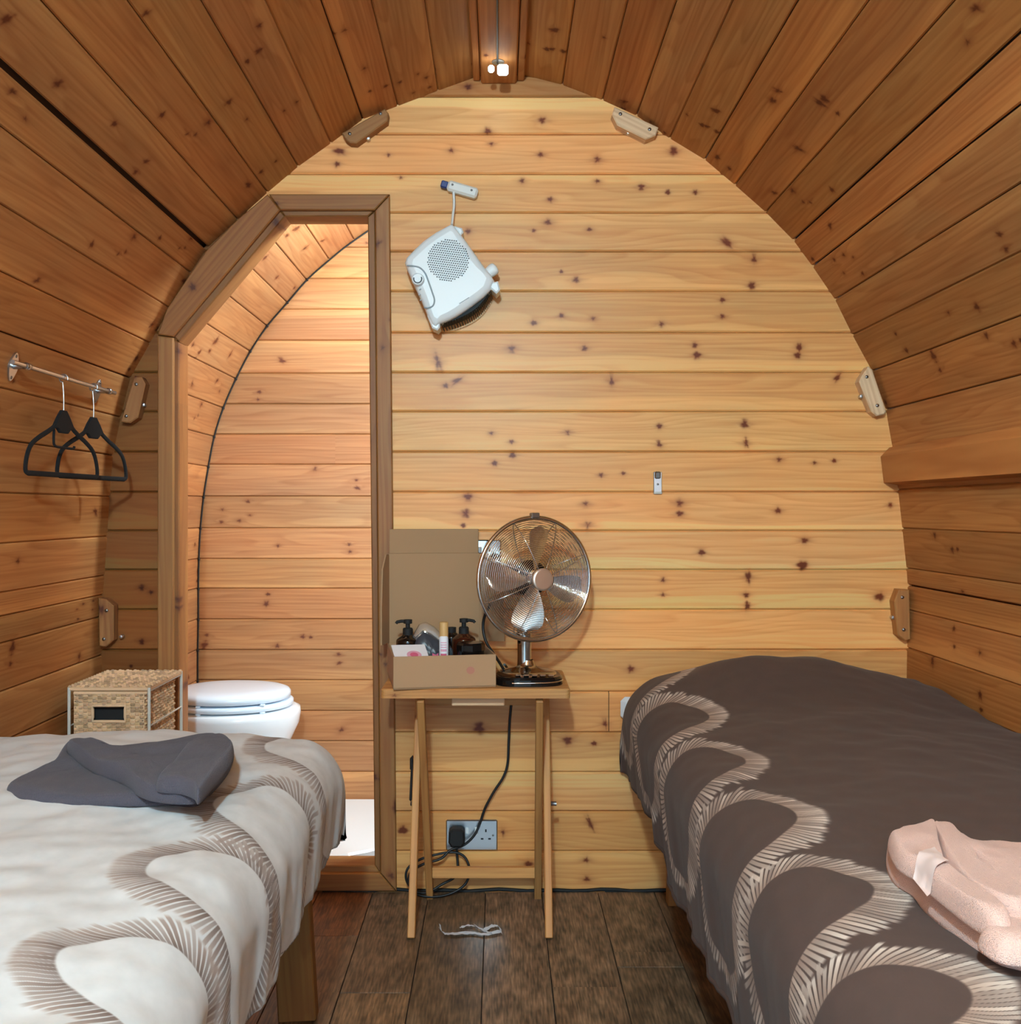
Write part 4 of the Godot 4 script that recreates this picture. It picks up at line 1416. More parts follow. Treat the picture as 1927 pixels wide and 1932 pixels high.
func build_box() -> void:
	# open mailer box turned on the table
	var FL := Vector3(-0.266, 0.6285, -2.476)
	var ux := Vector3(0.256, 0, -0.044).normalized()
	var uz := Vector3(ux.z, 0, -ux.x).normalized()
	if uz.z > 0: uz = -uz
	var w := 0.262
	var dep := 0.262
	var h := 0.083
	var b := Basis(ux, Vector3.UP, -uz)
	var t := thing("cardboard_box", "open brown cardboard box of toiletries with its lid standing up", "box", FL)
	t.basis = b
	# own axes: x along the front, y up, z towards the viewer (back is -z)
	var th := 0.004
	var put := func(called: String, c: Vector3, s: Vector3, rot := Vector3.ZERO) -> void:
		var st := begin()
		cbox(st, Transform3D(Basis.from_euler(rot), c), s, 0.0008)
		obj(st, called, M["card"], t)
	put.call("base_panel", Vector3(w / 2, 0.003, -dep / 2), Vector3(w, 0.004, dep))
	put.call("front_panel", Vector3(w / 2, h / 2, -th / 2), Vector3(w, h, th))
	put.call("back_panel", Vector3(w / 2, h / 2, -dep + th / 2), Vector3(w, h, th))
	put.call("side_panel", Vector3(th / 2, h / 2, -dep / 2), Vector3(th, h, dep - 2 * th))
	put.call("side_panel", Vector3(w - th / 2, h / 2, -dep / 2), Vector3(th, h, dep - 2 * th))
	# lid, leaning back a little, with its tuck flap and ears
	var lean := -0.035
	var lb := Basis.from_euler(Vector3(lean, 0, 0))
	var hinge := Vector3(w / 2, h, -dep + 0.002)
	var lid := func(called: String, c: Vector3, s: Vector3, rot := Basis()) -> void:
		var st := begin()
		cbox(st, Transform3D(lb * rot, hinge + lb * c), s, 0.0008)
		obj(st, called, M["card inside"], t)
	lid.call("lid_panel", Vector3(0, 0.124, 0), Vector3(w - 0.006, 0.248, th))
	lid.call("tuck_flap", Vector3(0, 0.282, 0.004), Vector3(w - 0.012, 0.068, th), Basis.from_euler(Vector3(0.12, 0, 0)))
	# side ears cut to a slope
	for s in [-1, 1]:
		var st := begin()
		var pl := PackedVector2Array([Vector2(0, 0.0), Vector2(0, 0.244), Vector2(0.030, 0.244), Vector2(0.066, 0.205), Vector2(0.078, 0.10), Vector2(0.078, 0.0)])
		var rb := Basis.from_euler(Vector3(0, -0.60 if s > 0 else PI + 1.25, 0))
		extrude(st, pl, 0.002, -0.002, 0.0, Vector2(1, 0), [], Transform3D(lb * rb, hinge + lb * Vector3(s * (w / 2 - 0.004), 0.002, 0.001)))
		obj(st, "lid_ear", M["card inside"], t)
	var sp := begin()
	var sc := PackedVector2Array()
	for i in 20:
		var an := TAU * i / 20
		sc.append(Vector2(0.196 + cos(an) * 0.0105, 0.044 + sin(an) * 0.0095))
	extrude(sp, sc, 0.0012, -0.0002, 0.0)
	obj(sp, "stamp", M["stamp"], t)
	# contents, placed in the box's own axes
	var at_box := func(v: Vector3) -> Vector3: return FL + b * v
	bottle(at_box.call(Vector3(0.047, 0.006, -0.135)), 0.031, 0.100, "bottle black", "black pump bottle standing in the left back of the cardboard box", PI * 0.98, 0.0)
	bottle(at_box.call(Vector3(0.197, 0.006, -0.135)), 0.032, 0.100, "amber glass", "dark amber pump bottle standing in the right of the cardboard box", 0.25, 0.0)
	bottle(at_box.call(Vector3(0.172, 0.006, -0.205)), 0.024, 0.098, "bottle black", "plain black bottle standing behind the amber pump bottle in the box", 99.0, 0.0)
	# small black jar at the front right
	var jar := thing("jar", "low black jar with a faceted lid in front of the amber bottle", "jar", at_box.call(Vector3(0.205, 0.018, -0.062)))
	var st := begin()
	lathe(st, Transform3D(), [Vector2(0, 0), Vector2(0.034, 0), Vector2(0.036, 0.004), Vector2(0.036, 0.07), Vector2(0, 0.07)], 28, false)
	obj(st, "body", M["gloss black"], jar)
	st = begin()
	lathe(st, Transform3D(), [Vector2(0.038, 0.068), Vector2(0.038, 0.084), Vector2(0.034, 0.089), Vector2(0, 0.089)], 9, false)
	obj(st, "lid", M["gloss black"], jar)
	# card with a pink print
	var card := thing("leaflet", "white card with a round pink print lying in the box's front left corner", "card", at_box.call(Vector3(0.046, 0.087, -0.040)))
	card.basis = b * Basis.from_euler(Vector3(0.42, 0.10, -0.02))
	st = begin()
	cbox(st, Transform3D(), Vector3(0.088, 0.0014, 0.075), 0.0004)
	obj(st, "sheet", M["paper white"], card)
	for q in [[0.019, 0.0, "pale pink print"], [0.0105, 0.0004, "pink print"]]:
		st = begin()
		var pl := PackedVector2Array()
		for i in 24: pl.append(Vector2(cos(TAU * i / 24), sin(TAU * i / 24)) * q[0] + Vector2(0.008, 0.012))
		extrude(st, pl, 0.0010 + q[1], 0.0006, 0.0, Vector2(1, 0), [], Transform3D(Basis(Vector3(1, 0, 0), Vector3(0, 0, 1), Vector3(0, 1, 0)), Vector3.ZERO))
		obj(st, "print", M[q[2]], card)
	# pouch in a clear bag
	var bag := thing("pouch", "dark grey pouch with a pink motif in a clear plastic bag inside the box", "pouch", at_box.call(Vector3(0.098, 0.02, -0.10)))
	bag.basis = b * Basis.from_euler(Vector3(-0.22, 0.0, 0.0))
	var n := FastNoiseLite.new()
	n.seed = 8
	n.frequency = 0.03
	for k in 2:
		st = begin()
		var ol := [Vector2(-0.045, 0.0), Vector2(0.062, 0.0), Vector2(0.060, 0.055), Vector2(0.040, 0.083), Vector2(0.008, 0.108), Vector2(-0.012, 0.116), Vector2(-0.030, 0.100), Vector2(-0.045, 0.07)]
		if k == 1: ol = [Vector2(-0.052, 0.0), Vector2(0.068, 0.0), Vector2(0.068, 0.062), Vector2(0.050, 0.092), Vector2(0.018, 0.126), Vector2(-0.004, 0.138), Vector2(-0.022, 0.132), Vector2(-0.052, 0.08)]
		var c := Vector2(0.005, 0.05)
		for sgn in [-1.0, 1.0]:
			var rows := []
			for r in 12:
				var t2 := r / 11.0
				var rr := []
				for q in 49:
					var a := q / 48.0 * ol.size()
					var i0 := int(a) % ol.size()
					var bq: Vector2 = ol[i0].lerp(ol[(i0 + 1) % ol.size()], a - floorf(a))
					var p := c + (bq - c) * t2
					var z := (0.019 - 0.009 * k) * sqrt(maxf(0.0, 1.0 - t2 * t2)) + 0.006 * n.get_noise_2d(p.x * 900.0, p.y * 900.0 + k * 50) * (1.0 - t2)
					rr.append(Vector3(p.x, p.y, sgn * z))
				rows.append(rr)
			sheet(st, rows, [], sgn < 0)
		obj(st, "pouch_body" if k == 0 else "clear_bag", M["bag black"] if k == 0 else M["clear film"], bag)
	st = begin()
	var star := PackedVector2Array()
	for i in 12:
		var rad := 0.016 if i % 2 == 0 else 0.009
		star.append(Vector2(0.018 + cos(TAU * i / 12) * rad, 0.042 + sin(TAU * i / 12) * rad * 0.85))
	extrude(st, star, 0.0195, 0.0175, 0.0)
	obj(st, "motif", M["pink print"], bag)
	# bamboo tube with a label
	var tb := thing("bamboo_tube", "slim bamboo tube with a white and pink label standing in the box", "tube", at_box.call(Vector3(0.134, 0.006, -0.055)))
	st = begin()
	lathe(st, Transform3D(), [Vector2(0, 0), Vector2(0.011, 0), Vector2(0.0115, 0.002), Vector2(0.0115, 0.153), Vector2(0.0105, 0.156), Vector2(0, 0.156)], 24)
	obj(st, "body", M["bamboo"], tb)
	st = begin()
	var fx := []
	var pts := 16
	for i in pts + 1:
		var an := lerpf(0.25, PI - 0.25, i / float(pts))
		fx.append(Vector2(cos(an), sin(an)) * 0.0120)
	var lab := []
	for y in [0.03, 0.112, 0.118, 0.1205]:
		var rr := []
		for i in pts + 1:
			var sh := 1.0 if y < 0.113 else (0.85 if y < 0.119 else 0.5)
			var an := PI / 2 + (atan2(fx[i].y, fx[i].x) - PI / 2) * sh
			rr.append(Vector3(cos(an) * 0.0121, y, sin(an) * 0.0121))
		lab.append(rr)
	sheet(st, lab)
	var lb2 := obj(st, "label", M["paper white"], tb)
	for q in [[0.104, 0.0022], [0.098, 0.0022], [0.092, 0.0022], [0.084, 0.006], [0.072, 0.007]]:
		st = begin()
		var rr0 := []
		var rr1 := []
		for i in range(4, 13):
			var an := lerpf(0.25, PI - 0.25, i / 16.0)
			rr0.append(Vector3(cos(an) * 0.0124, q[0] - q[1] * 0.5, sin(an) * 0.0124))
			rr1.append(Vector3(cos(an) * 0.0124, q[0] + q[1] * 0.5, sin(an) * 0.0124))
		sheet(st, [rr0, rr1])
		obj(st, "print", M["pale pink print"] if q[1] < 0.007 else M["pink print"], lb2)

func bottle(p: Vector3, r: float, hs: float, m: String, label: String, spout: float, _x: float) -> void:
	var t := thing("bottle", label, "bottle", p)
	var st := begin()
	lathe(st, Transform3D(), smooth_profile([Vector2(0, 0), Vector2(r * 0.94, 0), Vector2(r, 0.004), Vector2(r, hs * 0.5), Vector2(r, hs - 0.006), Vector2(r * 0.9, hs + 0.004), Vector2(r * 0.55, hs + 0.012), Vector2(r * 0.40, hs + 0.016)], 3), 28)
	obj(st, "body", M[m], t)
	st = begin()
	if spout > 50.0:
		lathe(st, Transform3D(), [Vector2(r * 0.55, hs + 0.010), Vector2(r * 0.55, hs + 0.026), Vector2(0, hs + 0.026)], 24, false)
		obj(st, "cap", M["matt black"], t)
		return
	lathe(st, Transform3D(), [Vector2(0.0135, hs + 0.010), Vector2(0.0135, hs + 0.030), Vector2(0.0115, hs + 0.033), Vector2(0.006, hs + 0.034), Vector2(0.006, hs + 0.044), Vector2(0.0115, hs + 0.045), Vector2(0.0115, hs + 0.055), Vector2(0, hs + 0.056)], 24, false)
	obj(st, "pump_collar", M["matt black"], t)
	st = begin()
	var d := Vector3(cos(spout), 0, sin(spout))
	tube(st, [Vector3(0, hs + 0.051, 0), Vector3(0, hs + 0.051, 0) + d * 0.018, Vector3(0, hs + 0.049, 0) + d * 0.028, Vector3(0, hs + 0.045, 0) + d * 0.031], 0.0042, 8)
	obj(st, "spout", M["matt black"], t)

func build_heater() -> void:
	var c := P(850, 520, 2.70)
	var t := thing("fan_heater", "white fan heater hung askew on the back wall by its cable", "heater", c)
	var front := [850, 421, 856, 423, 860, 428, 875, 447, 895, 475, 914, 502, 926, 516, 933, 528, 927, 545, 913, 559, 896, 572, 878, 585, 861, 596, 845, 604, 829, 610, 822, 616, 815, 612, 808, 598, 796, 570, 781, 538, 768, 508, 763.5, 494, 766, 485, 778, 472, 799, 452, 822, 436]
	var body := begin()
	var pf := px_poly(front, 2.70)
	if Geometry2D.is_polygon_clockwise(pf): pf.reverse()
	var levels := [[-2.789, 0.010], [-2.76, 0.001], [-2.716, 0.0], [-2.706, 0.003], [-2.700, 0.010], [-2.697, 0.022]]
	var rows := []
	for l in levels:
		var q := PackedVector2Array()
		var pc := Vector2(P(846, 512, 2.7).x, P(846, 512, 2.7).y)
		for v in pf: q.append(v + (pc - v).normalized() * l[1])
		var rr := []
		for k in q.size() + 1:
			var v := q[k % q.size()]
			rr.append(Vector3(v.x, v.y, l[0]))
		rows.append(rr)
	sheet(body, rows, [], true)
	var inn := PackedVector2Array()
	var pm := Vector2(P(846, 512, 2.7).x, P(846, 512, 2.7).y)
	for v in pf: inn.append(v + (pm - v).normalized() * 0.022)
	var idx := Geometry2D.triangulate_polygon(inn)
	for k in range(0, idx.size(), 3):
		face(body, [Vector3(inn[idx[k]].x, inn[idx[k]].y, -2.697), Vector3(inn[idx[k + 1]].x, inn[idx[k + 1]].y, -2.697), Vector3(inn[idx[k + 2]].x, inn[idx[k + 2]].y, -2.697)], Vector3(0, 0, 1))
	wobj(body, "casing", M["white plastic"], t)
	# intake: rows of slots in a disc
	var gc := P(846, 491, 2.696)
	var st := begin()
	var rot := Basis.from_euler(Vector3(0, 0, -0.13))
	for iy in range(-9, 10):
		for ix in range(-9, 10):
			var v := Vector3(ix * 0.0061 + (0.003 if iy % 2 else 0.0), iy * 0.0061, 0)
			if v.length() > 0.0570: continue
			cbox(st, Transform3D(rot, gc + rot * v + Vector3(0, 0, -0.0005)), Vector3(0.0036, 0.0033, 0.0012), 0.0)
	wobj(st, "intake_slots", M["rubber grey"], t)
	# control panel ridge, dial and marks
	st = begin()
	var pr := []
	for q in [[768, 501], [780, 502], [792, 505], [802, 515], [809, 532], [816, 552], [820, 566], [817, 577], [808, 581], [800, 580]]:
		pr.append(P(q[0], q[1], 2.697))
	tube(st, smooth_path(pr, 5), 0.0022, 6)
	wobj(st, "panel_ridge", M["grey plastic"], t)
	st = begin()
	var dc := P(789, 528, 2.697)
	lathe(st, Transform3D(Basis.from_euler(Vector3(PI / 2, 0, 0)), dc), [Vector2(0, 0.012), Vector2(0.014, 0.012), Vector2(0.016, 0.010), Vector2(0.018, 0.0)], 28, false)
	var dial := wobj(st, "dial", M["white plastic"], t)
	st = begin()
	var arc := []
	for i in 15:
		var an := lerpf(PI * 0.9, PI * 2.15, i / 14.0)
		arc.append(dc + Vector3(cos(an) * 0.0110, sin(an) * 0.0110, 0.0122))
	tube(st, arc, 0.0017, 6)
	wobj(st, "dial_mark", M["rubber grey"], dial)
	for q in [[793, 546], [792, 556], [794, 566]]:
		st = begin()
		cbox(st, at(P(q[0], q[1], 2.6965), 0, 0, 0.6), Vector3(0.006, 0.0026, 0.001), 0.0)
		wobj(st, "dial_symbol", M["grey plastic"], t)
	st = begin()
	cbox(st, at(P(876, 567, 2.6965), 0, 0, 0.56), Vector3(0.032, 0.0022, 0.001), 0.0)
	wobj(st, "maker_mark", M["grey plastic"], t)
	# knob on the right corner, foot lugs
	st = begin()
	lathe(st, Transform3D(Basis.from_euler(Vector3(0, 0, -0.9)), P(929, 510, 2.735)), smooth_profile([Vector2(0.014, -0.02), Vector2(0.017, 0.0), Vector2(0.014, 0.012), Vector2(0.0, 0.016)], 4), 20)
	wobj(st, "side_knob", M["white plastic"], t)
	for q in [[[922, 536, 940, 532, 944, 548, 937, 556, 926, 546]], [[806, 596, 830, 608, 831, 618, 826, 625, 816, 620]], [[858, 428, 872, 432, 875, 440, 870, 446, 862, 436]]]:
		st = begin()
		extrude(st, px_poly(q[0], 2.72), -2.708, -2.772, 0.004)
		wobj(st, "foot", M["white plastic"], t)
	# outlet grille underneath
	st = begin()
	var ob := PackedVector2Array()
	for i in 14:
		var s := i / 13.0
		ob.append(W2(833, 607, 2.71).lerp(W2(923, 545, 2.71), s) + Vector2(0.018, -0.010) * sin(s * PI) + Vector2(0.002, -0.003))
	ob.append(W2(915, 540, 2.71)); ob.append(W2(832, 598, 2.71))
	extrude(st, ob, -2.722, -2.786, 0.0)
	wobj(st, "outlet", M["dark hole"], t)
	st = begin()
	for i in 26:
		var s := i / 25.0
		var a := W2(832, 609, 2.71).lerp(W2(925, 546, 2.71), s) + Vector2(0.020, -0.012) * sin(s * PI)
		bar(st, Vector3(a.x + 0.001, a.y - 0.003, -2.712), Vector3(a.x + 0.006, a.y - 0.010, -2.782), 0.0014, 0.0035, Vector3.RIGHT, 0.0)
	wobj(st, "outlet_grille", M["matt black"], t)
	# hanging cable
	st = begin()
	tube(st, smooth_path([P(856, 362, 2.778), P(857, 385, 2.78), P(855, 405, 2.775), P(853, 424, 2.76)], 5), 0.0038, 8)
	wobj(st, "cable", M["aged plastic"], t)
	# white connector block on the wall
	var cc := P(873, 359, 2.785)
	var k := thing("cable_block", "small white plastic connector with a blue end on the wall above the heater", "connector", cc)
	k.basis = Basis.from_euler(Vector3(0, 0, -0.28))
	st = begin()
	cbox(st, at(Vector3(0, 0, 0.0)), Vector3(0.088, 0.030, 0.028), 0.006)
	obj(st, "body", M["aged plastic"], k)
	st = begin()
	cbox(st, at(Vector3(-0.053, 0.0, 0.0)), Vector3(0.020, 0.020, 0.020), 0.003)
	obj(st, "end_cap", M["blue plastic"], k)
	for x in [-0.030, 0.026]:
		st = begin()
		lathe(st, Transform3D(Basis.from_euler(Vector3(PI / 2, 0, 0)), Vector3(x, 0.003, 0.0142)), [Vector2(0, 0.0006), Vector2(0.0032, 0.0004), Vector2(0.0034, -0.001)], 10)
		obj(st, "screw", M["dull steel"], k)

func build_blocks() -> void:
	var defs := [
		[[645, 251, 726, 205, 733, 213, 731, 228, 672, 270, 660, 269, 652, 263], "grey pine", Vector2(0.87, 0.5), [660, 252, 718, 214], [695, 261], "weathered wooden block screwed high on the left of the arch, above the doorway", 1.25],
		[[1160, 201, 1243, 240, 1238, 255, 1219, 263, 1165, 236, 1155, 216], "bleached pine", Vector2(0.9, -0.43), [1171, 215, 1226, 244], [1186, 250], "pale wooden block screwed high on the right of the arch, near the lamp", 1.0],
		[[253, 709, 267, 711, 274, 724, 260, 788, 245, 798, 227, 796], "grey pine", Vector2(0.25, 0.97), [257, 725, 238, 785], [271, 764], "greyish wooden block screwed in the corner behind the two hangers", 0.95],
		[[1639, 691, 1647, 697, 1673, 776, 1670, 781, 1655, 785, 1645, 777, 1622, 720, 1625, 712], "bleached pine", Vector2(-0.3, 0.95), [1636, 711, 1656, 765], [1625, 748], "whitish wooden block screwed on the arch above the right wall batten", 1.04],
		[[185, 1128, 199, 1130, 214, 1143, 214, 1208, 199, 1221, 187, 1219], "grey pine", Vector2(0, 1), [201, 1152, 196, 1206], [229, 1201], "brownish wooden block screwed low in the left corner above the basket", 0.90],
		[[1697, 1112, 1717, 1113, 1719, 1206, 1709, 1210, 1695, 1199, 1688, 1135], "light pine", Vector2(0, 1), [1703, 1127, 1706, 1188], [1685, 1165], "tan wooden block screwed low in the right corner above the brown duvet", 0.84],
	]
	for b in defs:
		var d := D - 0.036
		var poly := px_poly(b[0], d)
		var c := Vector2.ZERO
		for p in poly: c += p / poly.size()
		var t := thing("wooden_block", b[5], "wood block", Vector3(c.x, c.y, -D))
		var st := begin()
		st.set_color(Color(b[6], b[6] * 0.97, b[6] * 0.94))
		extrude(st, poly, -d, -D + 0.0005, 0.003, b[2], grain(int(b[6] * 20), 0.3))
		wobj(st, "block", M[b[1]], t)
		for k in 2:
			st = begin()
			lathe(st, Transform3D(Basis.from_euler(Vector3(PI / 2, 0, 0)), P(b[3][k * 2], b[3][k * 2 + 1], d) + Vector3(0, 0, 0.0004)), [Vector2(0, 0.0008), Vector2(0.0048, 0.0005), Vector2(0.0052, -0.001)], 12)
			wobj(st, "screw", M["dull steel"], t)
		st = begin()
		var bp := P(b[4][0], b[4][1], D - 0.015)
		lathe(st, Transform3D(Basis.from_euler(Vector3(PI / 2, 0, 0)), bp), [Vector2(0, 0.006), Vector2(0.005, 0.005), Vector2(0.0062, 0.0), Vector2(0.005, -0.010)], 8, false)
		wobj(st, "bolt", M["brushed steel"], t)

func build_rail_and_hangers() -> void:
	var rod_x := -1.03
	var h := 1.394
	var t := thing("hanging_rail", "short steel clothes rail on two wall flanges, left wall", "rail", Vector3(rod_x, h, -2.35))
	var st := begin()
	tube(st, [Vector3(rod_x, h, -2.085), Vector3(rod_x, h, -2.640)], 0.0052, 12)
	wobj(st, "rod", M["brushed steel"], t)
	for z in [-2.150, -2.600]:
		st = begin()
		# flange: rounded diamond against the sloping wall
		var pl := PackedVector2Array()
		for i in 24:
			var an := TAU * i / 24
			var k := 1.0 + 0.35 * cos(2.0 * an)
			pl.append(Vector2(cos(an) * 0.024 * k, sin(an) * 0.020))
		var wx := arch_x(-1, h)
		var wx2 := arch_x(-1, h + 0.02)
		var up := Vector3(wx2 - wx, 0.02, 0).normalized()
		var nn := Vector3(up.y, -up.x, 0)
		extrude(st, pl, 0.004, 0.0, 0.001, Vector2(1, 0), [], Transform3D(Basis(up, nn.cross(up), nn), Vector3(wx + 0.0005, h, z)))
		var fl := wobj(st, "flange", M["brushed steel"], t)
		st = begin()
		tube(st, [Vector3(wx + 0.002, h, z), Vector3(rod_x, h, z)], 0.0060, 12)
		lathe(st, Transform3D(Basis.from_euler(Vector3(PI / 2, 0, 0)), Vector3(rod_x, h, z)), [Vector2(0, 0.008), Vector2(0.008, 0.008), Vector2(0.0085, 0.0), Vector2(0.008, -0.008), Vector2(0, -0.008)], 14)
		wobj(st, "rod_holder", M["brushed steel"], t)
		for k in [-1, 1]:
			st = begin()
			lathe(st, Transform3D(Basis(up, nn, up.cross(nn)), Vector3(wx + 0.0005, h, z) + up * 0.024 * k + nn * 0.004), [Vector2(0, 0.0015), Vector2(0.0035, 0.001), Vector2(0.004, 0)], 10)
			wobj(st, "screw", M["dull steel"], fl)
	hanger(Vector3(rod_x, h, -2.330), 0.115, "black velvet coat hanger nearer the viewer on the steel rail", true)
	hanger(Vector3(rod_x, h, -2.502), 0.165, "black velvet coat hanger nearer the doorway on the steel rail", false)

func hanger(p: Vector3, ang: float, label: String, with_bar: bool) -> void:
	var t := thing("coat_hanger", label, "hanger", p, "")
	t.basis = Basis.from_euler(Vector3(0, PI / 2 - ang, 0))    # own x runs along the rail, away from the viewer
	var V := func(x: float, y: float) -> Vector3: return Vector3(x, y, 0)
	var dn := 0.0 if with_bar else -0.008
	var st := begin()
	var o := [V.call(-0.012, -0.086), V.call(-0.030, -0.112), V.call(-0.060, -0.130), V.call(-0.100, -0.148), V.call(-0.130, -0.166), V.call(-0.146, -0.190), V.call(-0.153, -0.220), V.call(-0.146, -0.230), V.call(-0.120, -0.231), V.call(0.0, -0.231), V.call(0.120, -0.231), V.call(0.146, -0.230), V.call(0.153, -0.220), V.call(0.146, -0.190), V.call(0.130, -0.166), V.call(0.100, -0.148), V.call(0.060, -0.130), V.call(0.030, -0.112), V.call(0.012, -0.086)]
	var sm := smooth_path(o, 4)
	tube(st, sm, 0.0062, 8, true, 0.6)
	obj(st, "frame", M["velvet black"], t)
	st = begin()
	var pl := PackedVector2Array([Vector2(-0.010, -0.078), Vector2(0.010, -0.078), Vector2(0.026, -0.096), Vector2(0.044, -0.120), Vector2(0.028, -0.122), Vector2(0.016, -0.132), Vector2(-0.016, -0.132), Vector2(-0.028, -0.122), Vector2(-0.044, -0.120), Vector2(-0.026, -0.096)])
	extrude(st, pl, 0.004, -0.004, 0.0015)
	obj(st, "neck", M["velvet black"], t)
	if with_bar:
		st = begin()
		tube(st, smooth_path([V.call(-0.040, -0.126), V.call(-0.042, -0.150), V.call(-0.036, -0.164), V.call(0.0, -0.166), V.call(0.040, -0.166), V.call(0.046, -0.160)], 4), 0.003, 6)
		obj(st, "accessory_bar", M["velvet black"], t)
	# hook: turned so that it passes over the rod
	st = begin()
	var hk := [Vector3(0, -0.080, 0), Vector3(0, -0.045, 0)]
	var yawb := Basis.from_euler(Vector3(0, PI / 2 + ang, 0))
	for i in 12:
		var an := lerpf(-PI * 0.42, PI * 1.12, i / 11.0)
		hk.append(yawb * Vector3(cos(an) * 0.010, -0.0025 + sin(an) * 0.010, 0))
	tube(st, smooth_path(hk, 3), 0.0018, 7)
	obj(st, "hook", M["brushed steel"], t)

# a woven face: rows of bulging strands over «o» spanned by u and v, bulging along n
func weave(st: SurfaceTool, o: Vector3, u: Vector3, v: Vector3, n: Vector3, nu: int, nv: int, hole: Rect2, sd: int) -> void:
	var r := RandomNumberGenerator.new()
	r.seed = sd
	for j in nv:
		for i in nu:
			var c := Vector2((i + 0.5) / nu, (j + 0.5) / nv)
			if hole.has_area() and hole.has_point(c): continue
			var over := (i + j) % 2 == 0
			var k := r.randf_range(0.50, 1.15)
			st.set_color(Color(k, k * r.randf_range(0.94, 1.0), k * r.randf_range(0.86, 1.0)))
			var b := 0.0048 if over else 0.0010
			var p := func(a: float, bb: float, z: float) -> Vector3: return o + u * ((i + a) / nu) + v * ((j + bb) / nv) + n * z
			var q := [p.call(0.0, 0.06, 0.0), p.call(1.0, 0.06, 0.0), p.call(1.0, 0.94, 0.0), p.call(0.0, 0.94, 0.0)]
			var m := [p.call(0.25, 0.30, b), p.call(0.75, 0.30, b), p.call(0.75, 0.70, b), p.call(0.25, 0.70, b)]
			face(st, m, n)
			for e in 4:
				var f := (e + 1) % 4
				face(st, [q[e], q[f], m[f], m[e]], n)

func build_basket() -> void:
	var x0 := -1.085
	var x1 := -0.883
	var zf := -2.485
	var zb := -2.735
	var top := 0.636
	var t := thing("basket_drawers", "woven wicker drawer unit in a white metal frame beyond the left bed", "basket", Vector3((x0 + x1) / 2, 0, (zf + zb) / 2))
	for x in [x0, x1]:
		for z in [zf, zb]:
			var st := begin()
			tube(st, [Vector3(x, 0, z), Vector3(x, top - 0.003, z)], 0.0042, 8)
			wobj(st, "post", M["white enamel"], t)
	for h in [0.06, 0.245, 0.432, 0.535, top - 0.012]:
		for s in [[Vector3(x0, h, zf), Vector3(x0, h, zb)], [Vector3(x1, h, zf), Vector3(x1, h, zb)], [Vector3(x0, h, zb), Vector3(x1, h, zb)]]:
			if h == 0.535 and s[0].z == s[1].z: continue
			var st := begin()
			tube(st, s, 0.0024, 6)
			wobj(st, "rail", M["white enamel"], t)
	# woven top
	var st := begin()
	cbox(st, at(Vector3((x0 + x1) / 2, top - 0.007, (zf + zb) / 2)), Vector3(x1 - x0 + 0.006, 0.010, zf - zb + 0.006), 0.003)
	weave(st, Vector3(x0 - 0.003, top - 0.0025, zf + 0.003), Vector3(x1 - x0 + 0.006, 0, 0), Vector3(0, 0, zb - zf - 0.006), Vector3.UP, 20, 30, Rect2(), 1)
	wobj(st, "woven_top", M["wicker"], t)
	var k := 0
	for y in [0.459, 0.266, 0.072]:
		var hh := 0.160
		st = begin()
		var xa := x0 + 0.014
		var xb := x1 - 0.010
		var za := zf + 0.006
		var zz := zb + 0.030
		# body walls with thickness; the front has a hand hole
		for w in [[Vector3(xa, y, zz), Vector3(0.006, hh, za - zz), 0], [Vector3(xb - 0.006, y, zz), Vector3(0.006, hh, za - zz), 0], [Vector3(xa, y, zz), Vector3(xb - xa, hh, 0.006), 0], [Vector3(xa, y, zz), Vector3(xb - xa, 0.006, za - zz), 0]]:
			cbox(st, at(w[0] + w[1] / 2), w[1], 0.001)
		var hw := 0.30
		var hb := Rect2(0.27, 0.56, 0.46, 0.25)
		var fw := xb - xa
		for w in [[xa, y, fw, hh * 0.56], [xa, y + hh * 0.81, fw, hh * 0.19], [xa, y + hh * 0.56, fw * 0.27, hh * 0.25], [xa + fw * 0.73, y + hh * 0.56, fw * 0.27, hh * 0.25]]:
			cbox(st, at(Vector3(w[0] + w[2] / 2, w[1] + w[3] / 2, za - 0.004)), Vector3(w[2], w[3], 0.006), 0.0)
		weave(st, Vector3(xa, y, za - 0.001), Vector3(fw, 0, 0), Vector3(0, hh, 0), Vector3(0, 0, 1), 15, 20, hb, 5 + k)
		weave(st, Vector3(xb, y, za), Vector3(0, 0, zz - za), Vector3(0, hh, 0), Vector3(1, 0, 0), 20, 20, Rect2(), 9 + k)
		var dr := wobj(st, "drawer", M["wicker"], t)
		st = begin()
		cbox(st, at(Vector3((xa + xb) / 2, y + hh * 0.5, za - 0.022)), Vector3(fw - 0.014, hh * 0.9, 0.004), 0.001)
		wobj(st, "shade_panel", M["matt black"], dr)  # black panel put in for the shade behind the hand hole
		st = begin()
		var hp := []
		for q in [[0.27, 0.56], [0.73, 0.56], [0.73, 0.81], [0.27, 0.81]]:
			hp.append(Vector3(xa + fw * q[0], y + hh * q[1], za))
		var loop := []
		for i in 4:
			for s in 4:
				loop.append(hp[i].lerp(hp[(i + 1) % 4], s / 4.0))
		tube(st, loop, 0.0042, 6, true)
		wobj(st, "handle_rim", M["wicker"], dr)
		st = begin()
		tube(st, [Vector3(xa, y + hh, za - 0.003), Vector3(xb, y + hh, za - 0.003), Vector3(xb - 0.003, y + hh, zz)], 0.0048, 7)
		wobj(st, "rim", M["wicker"], dr)
		k += 1

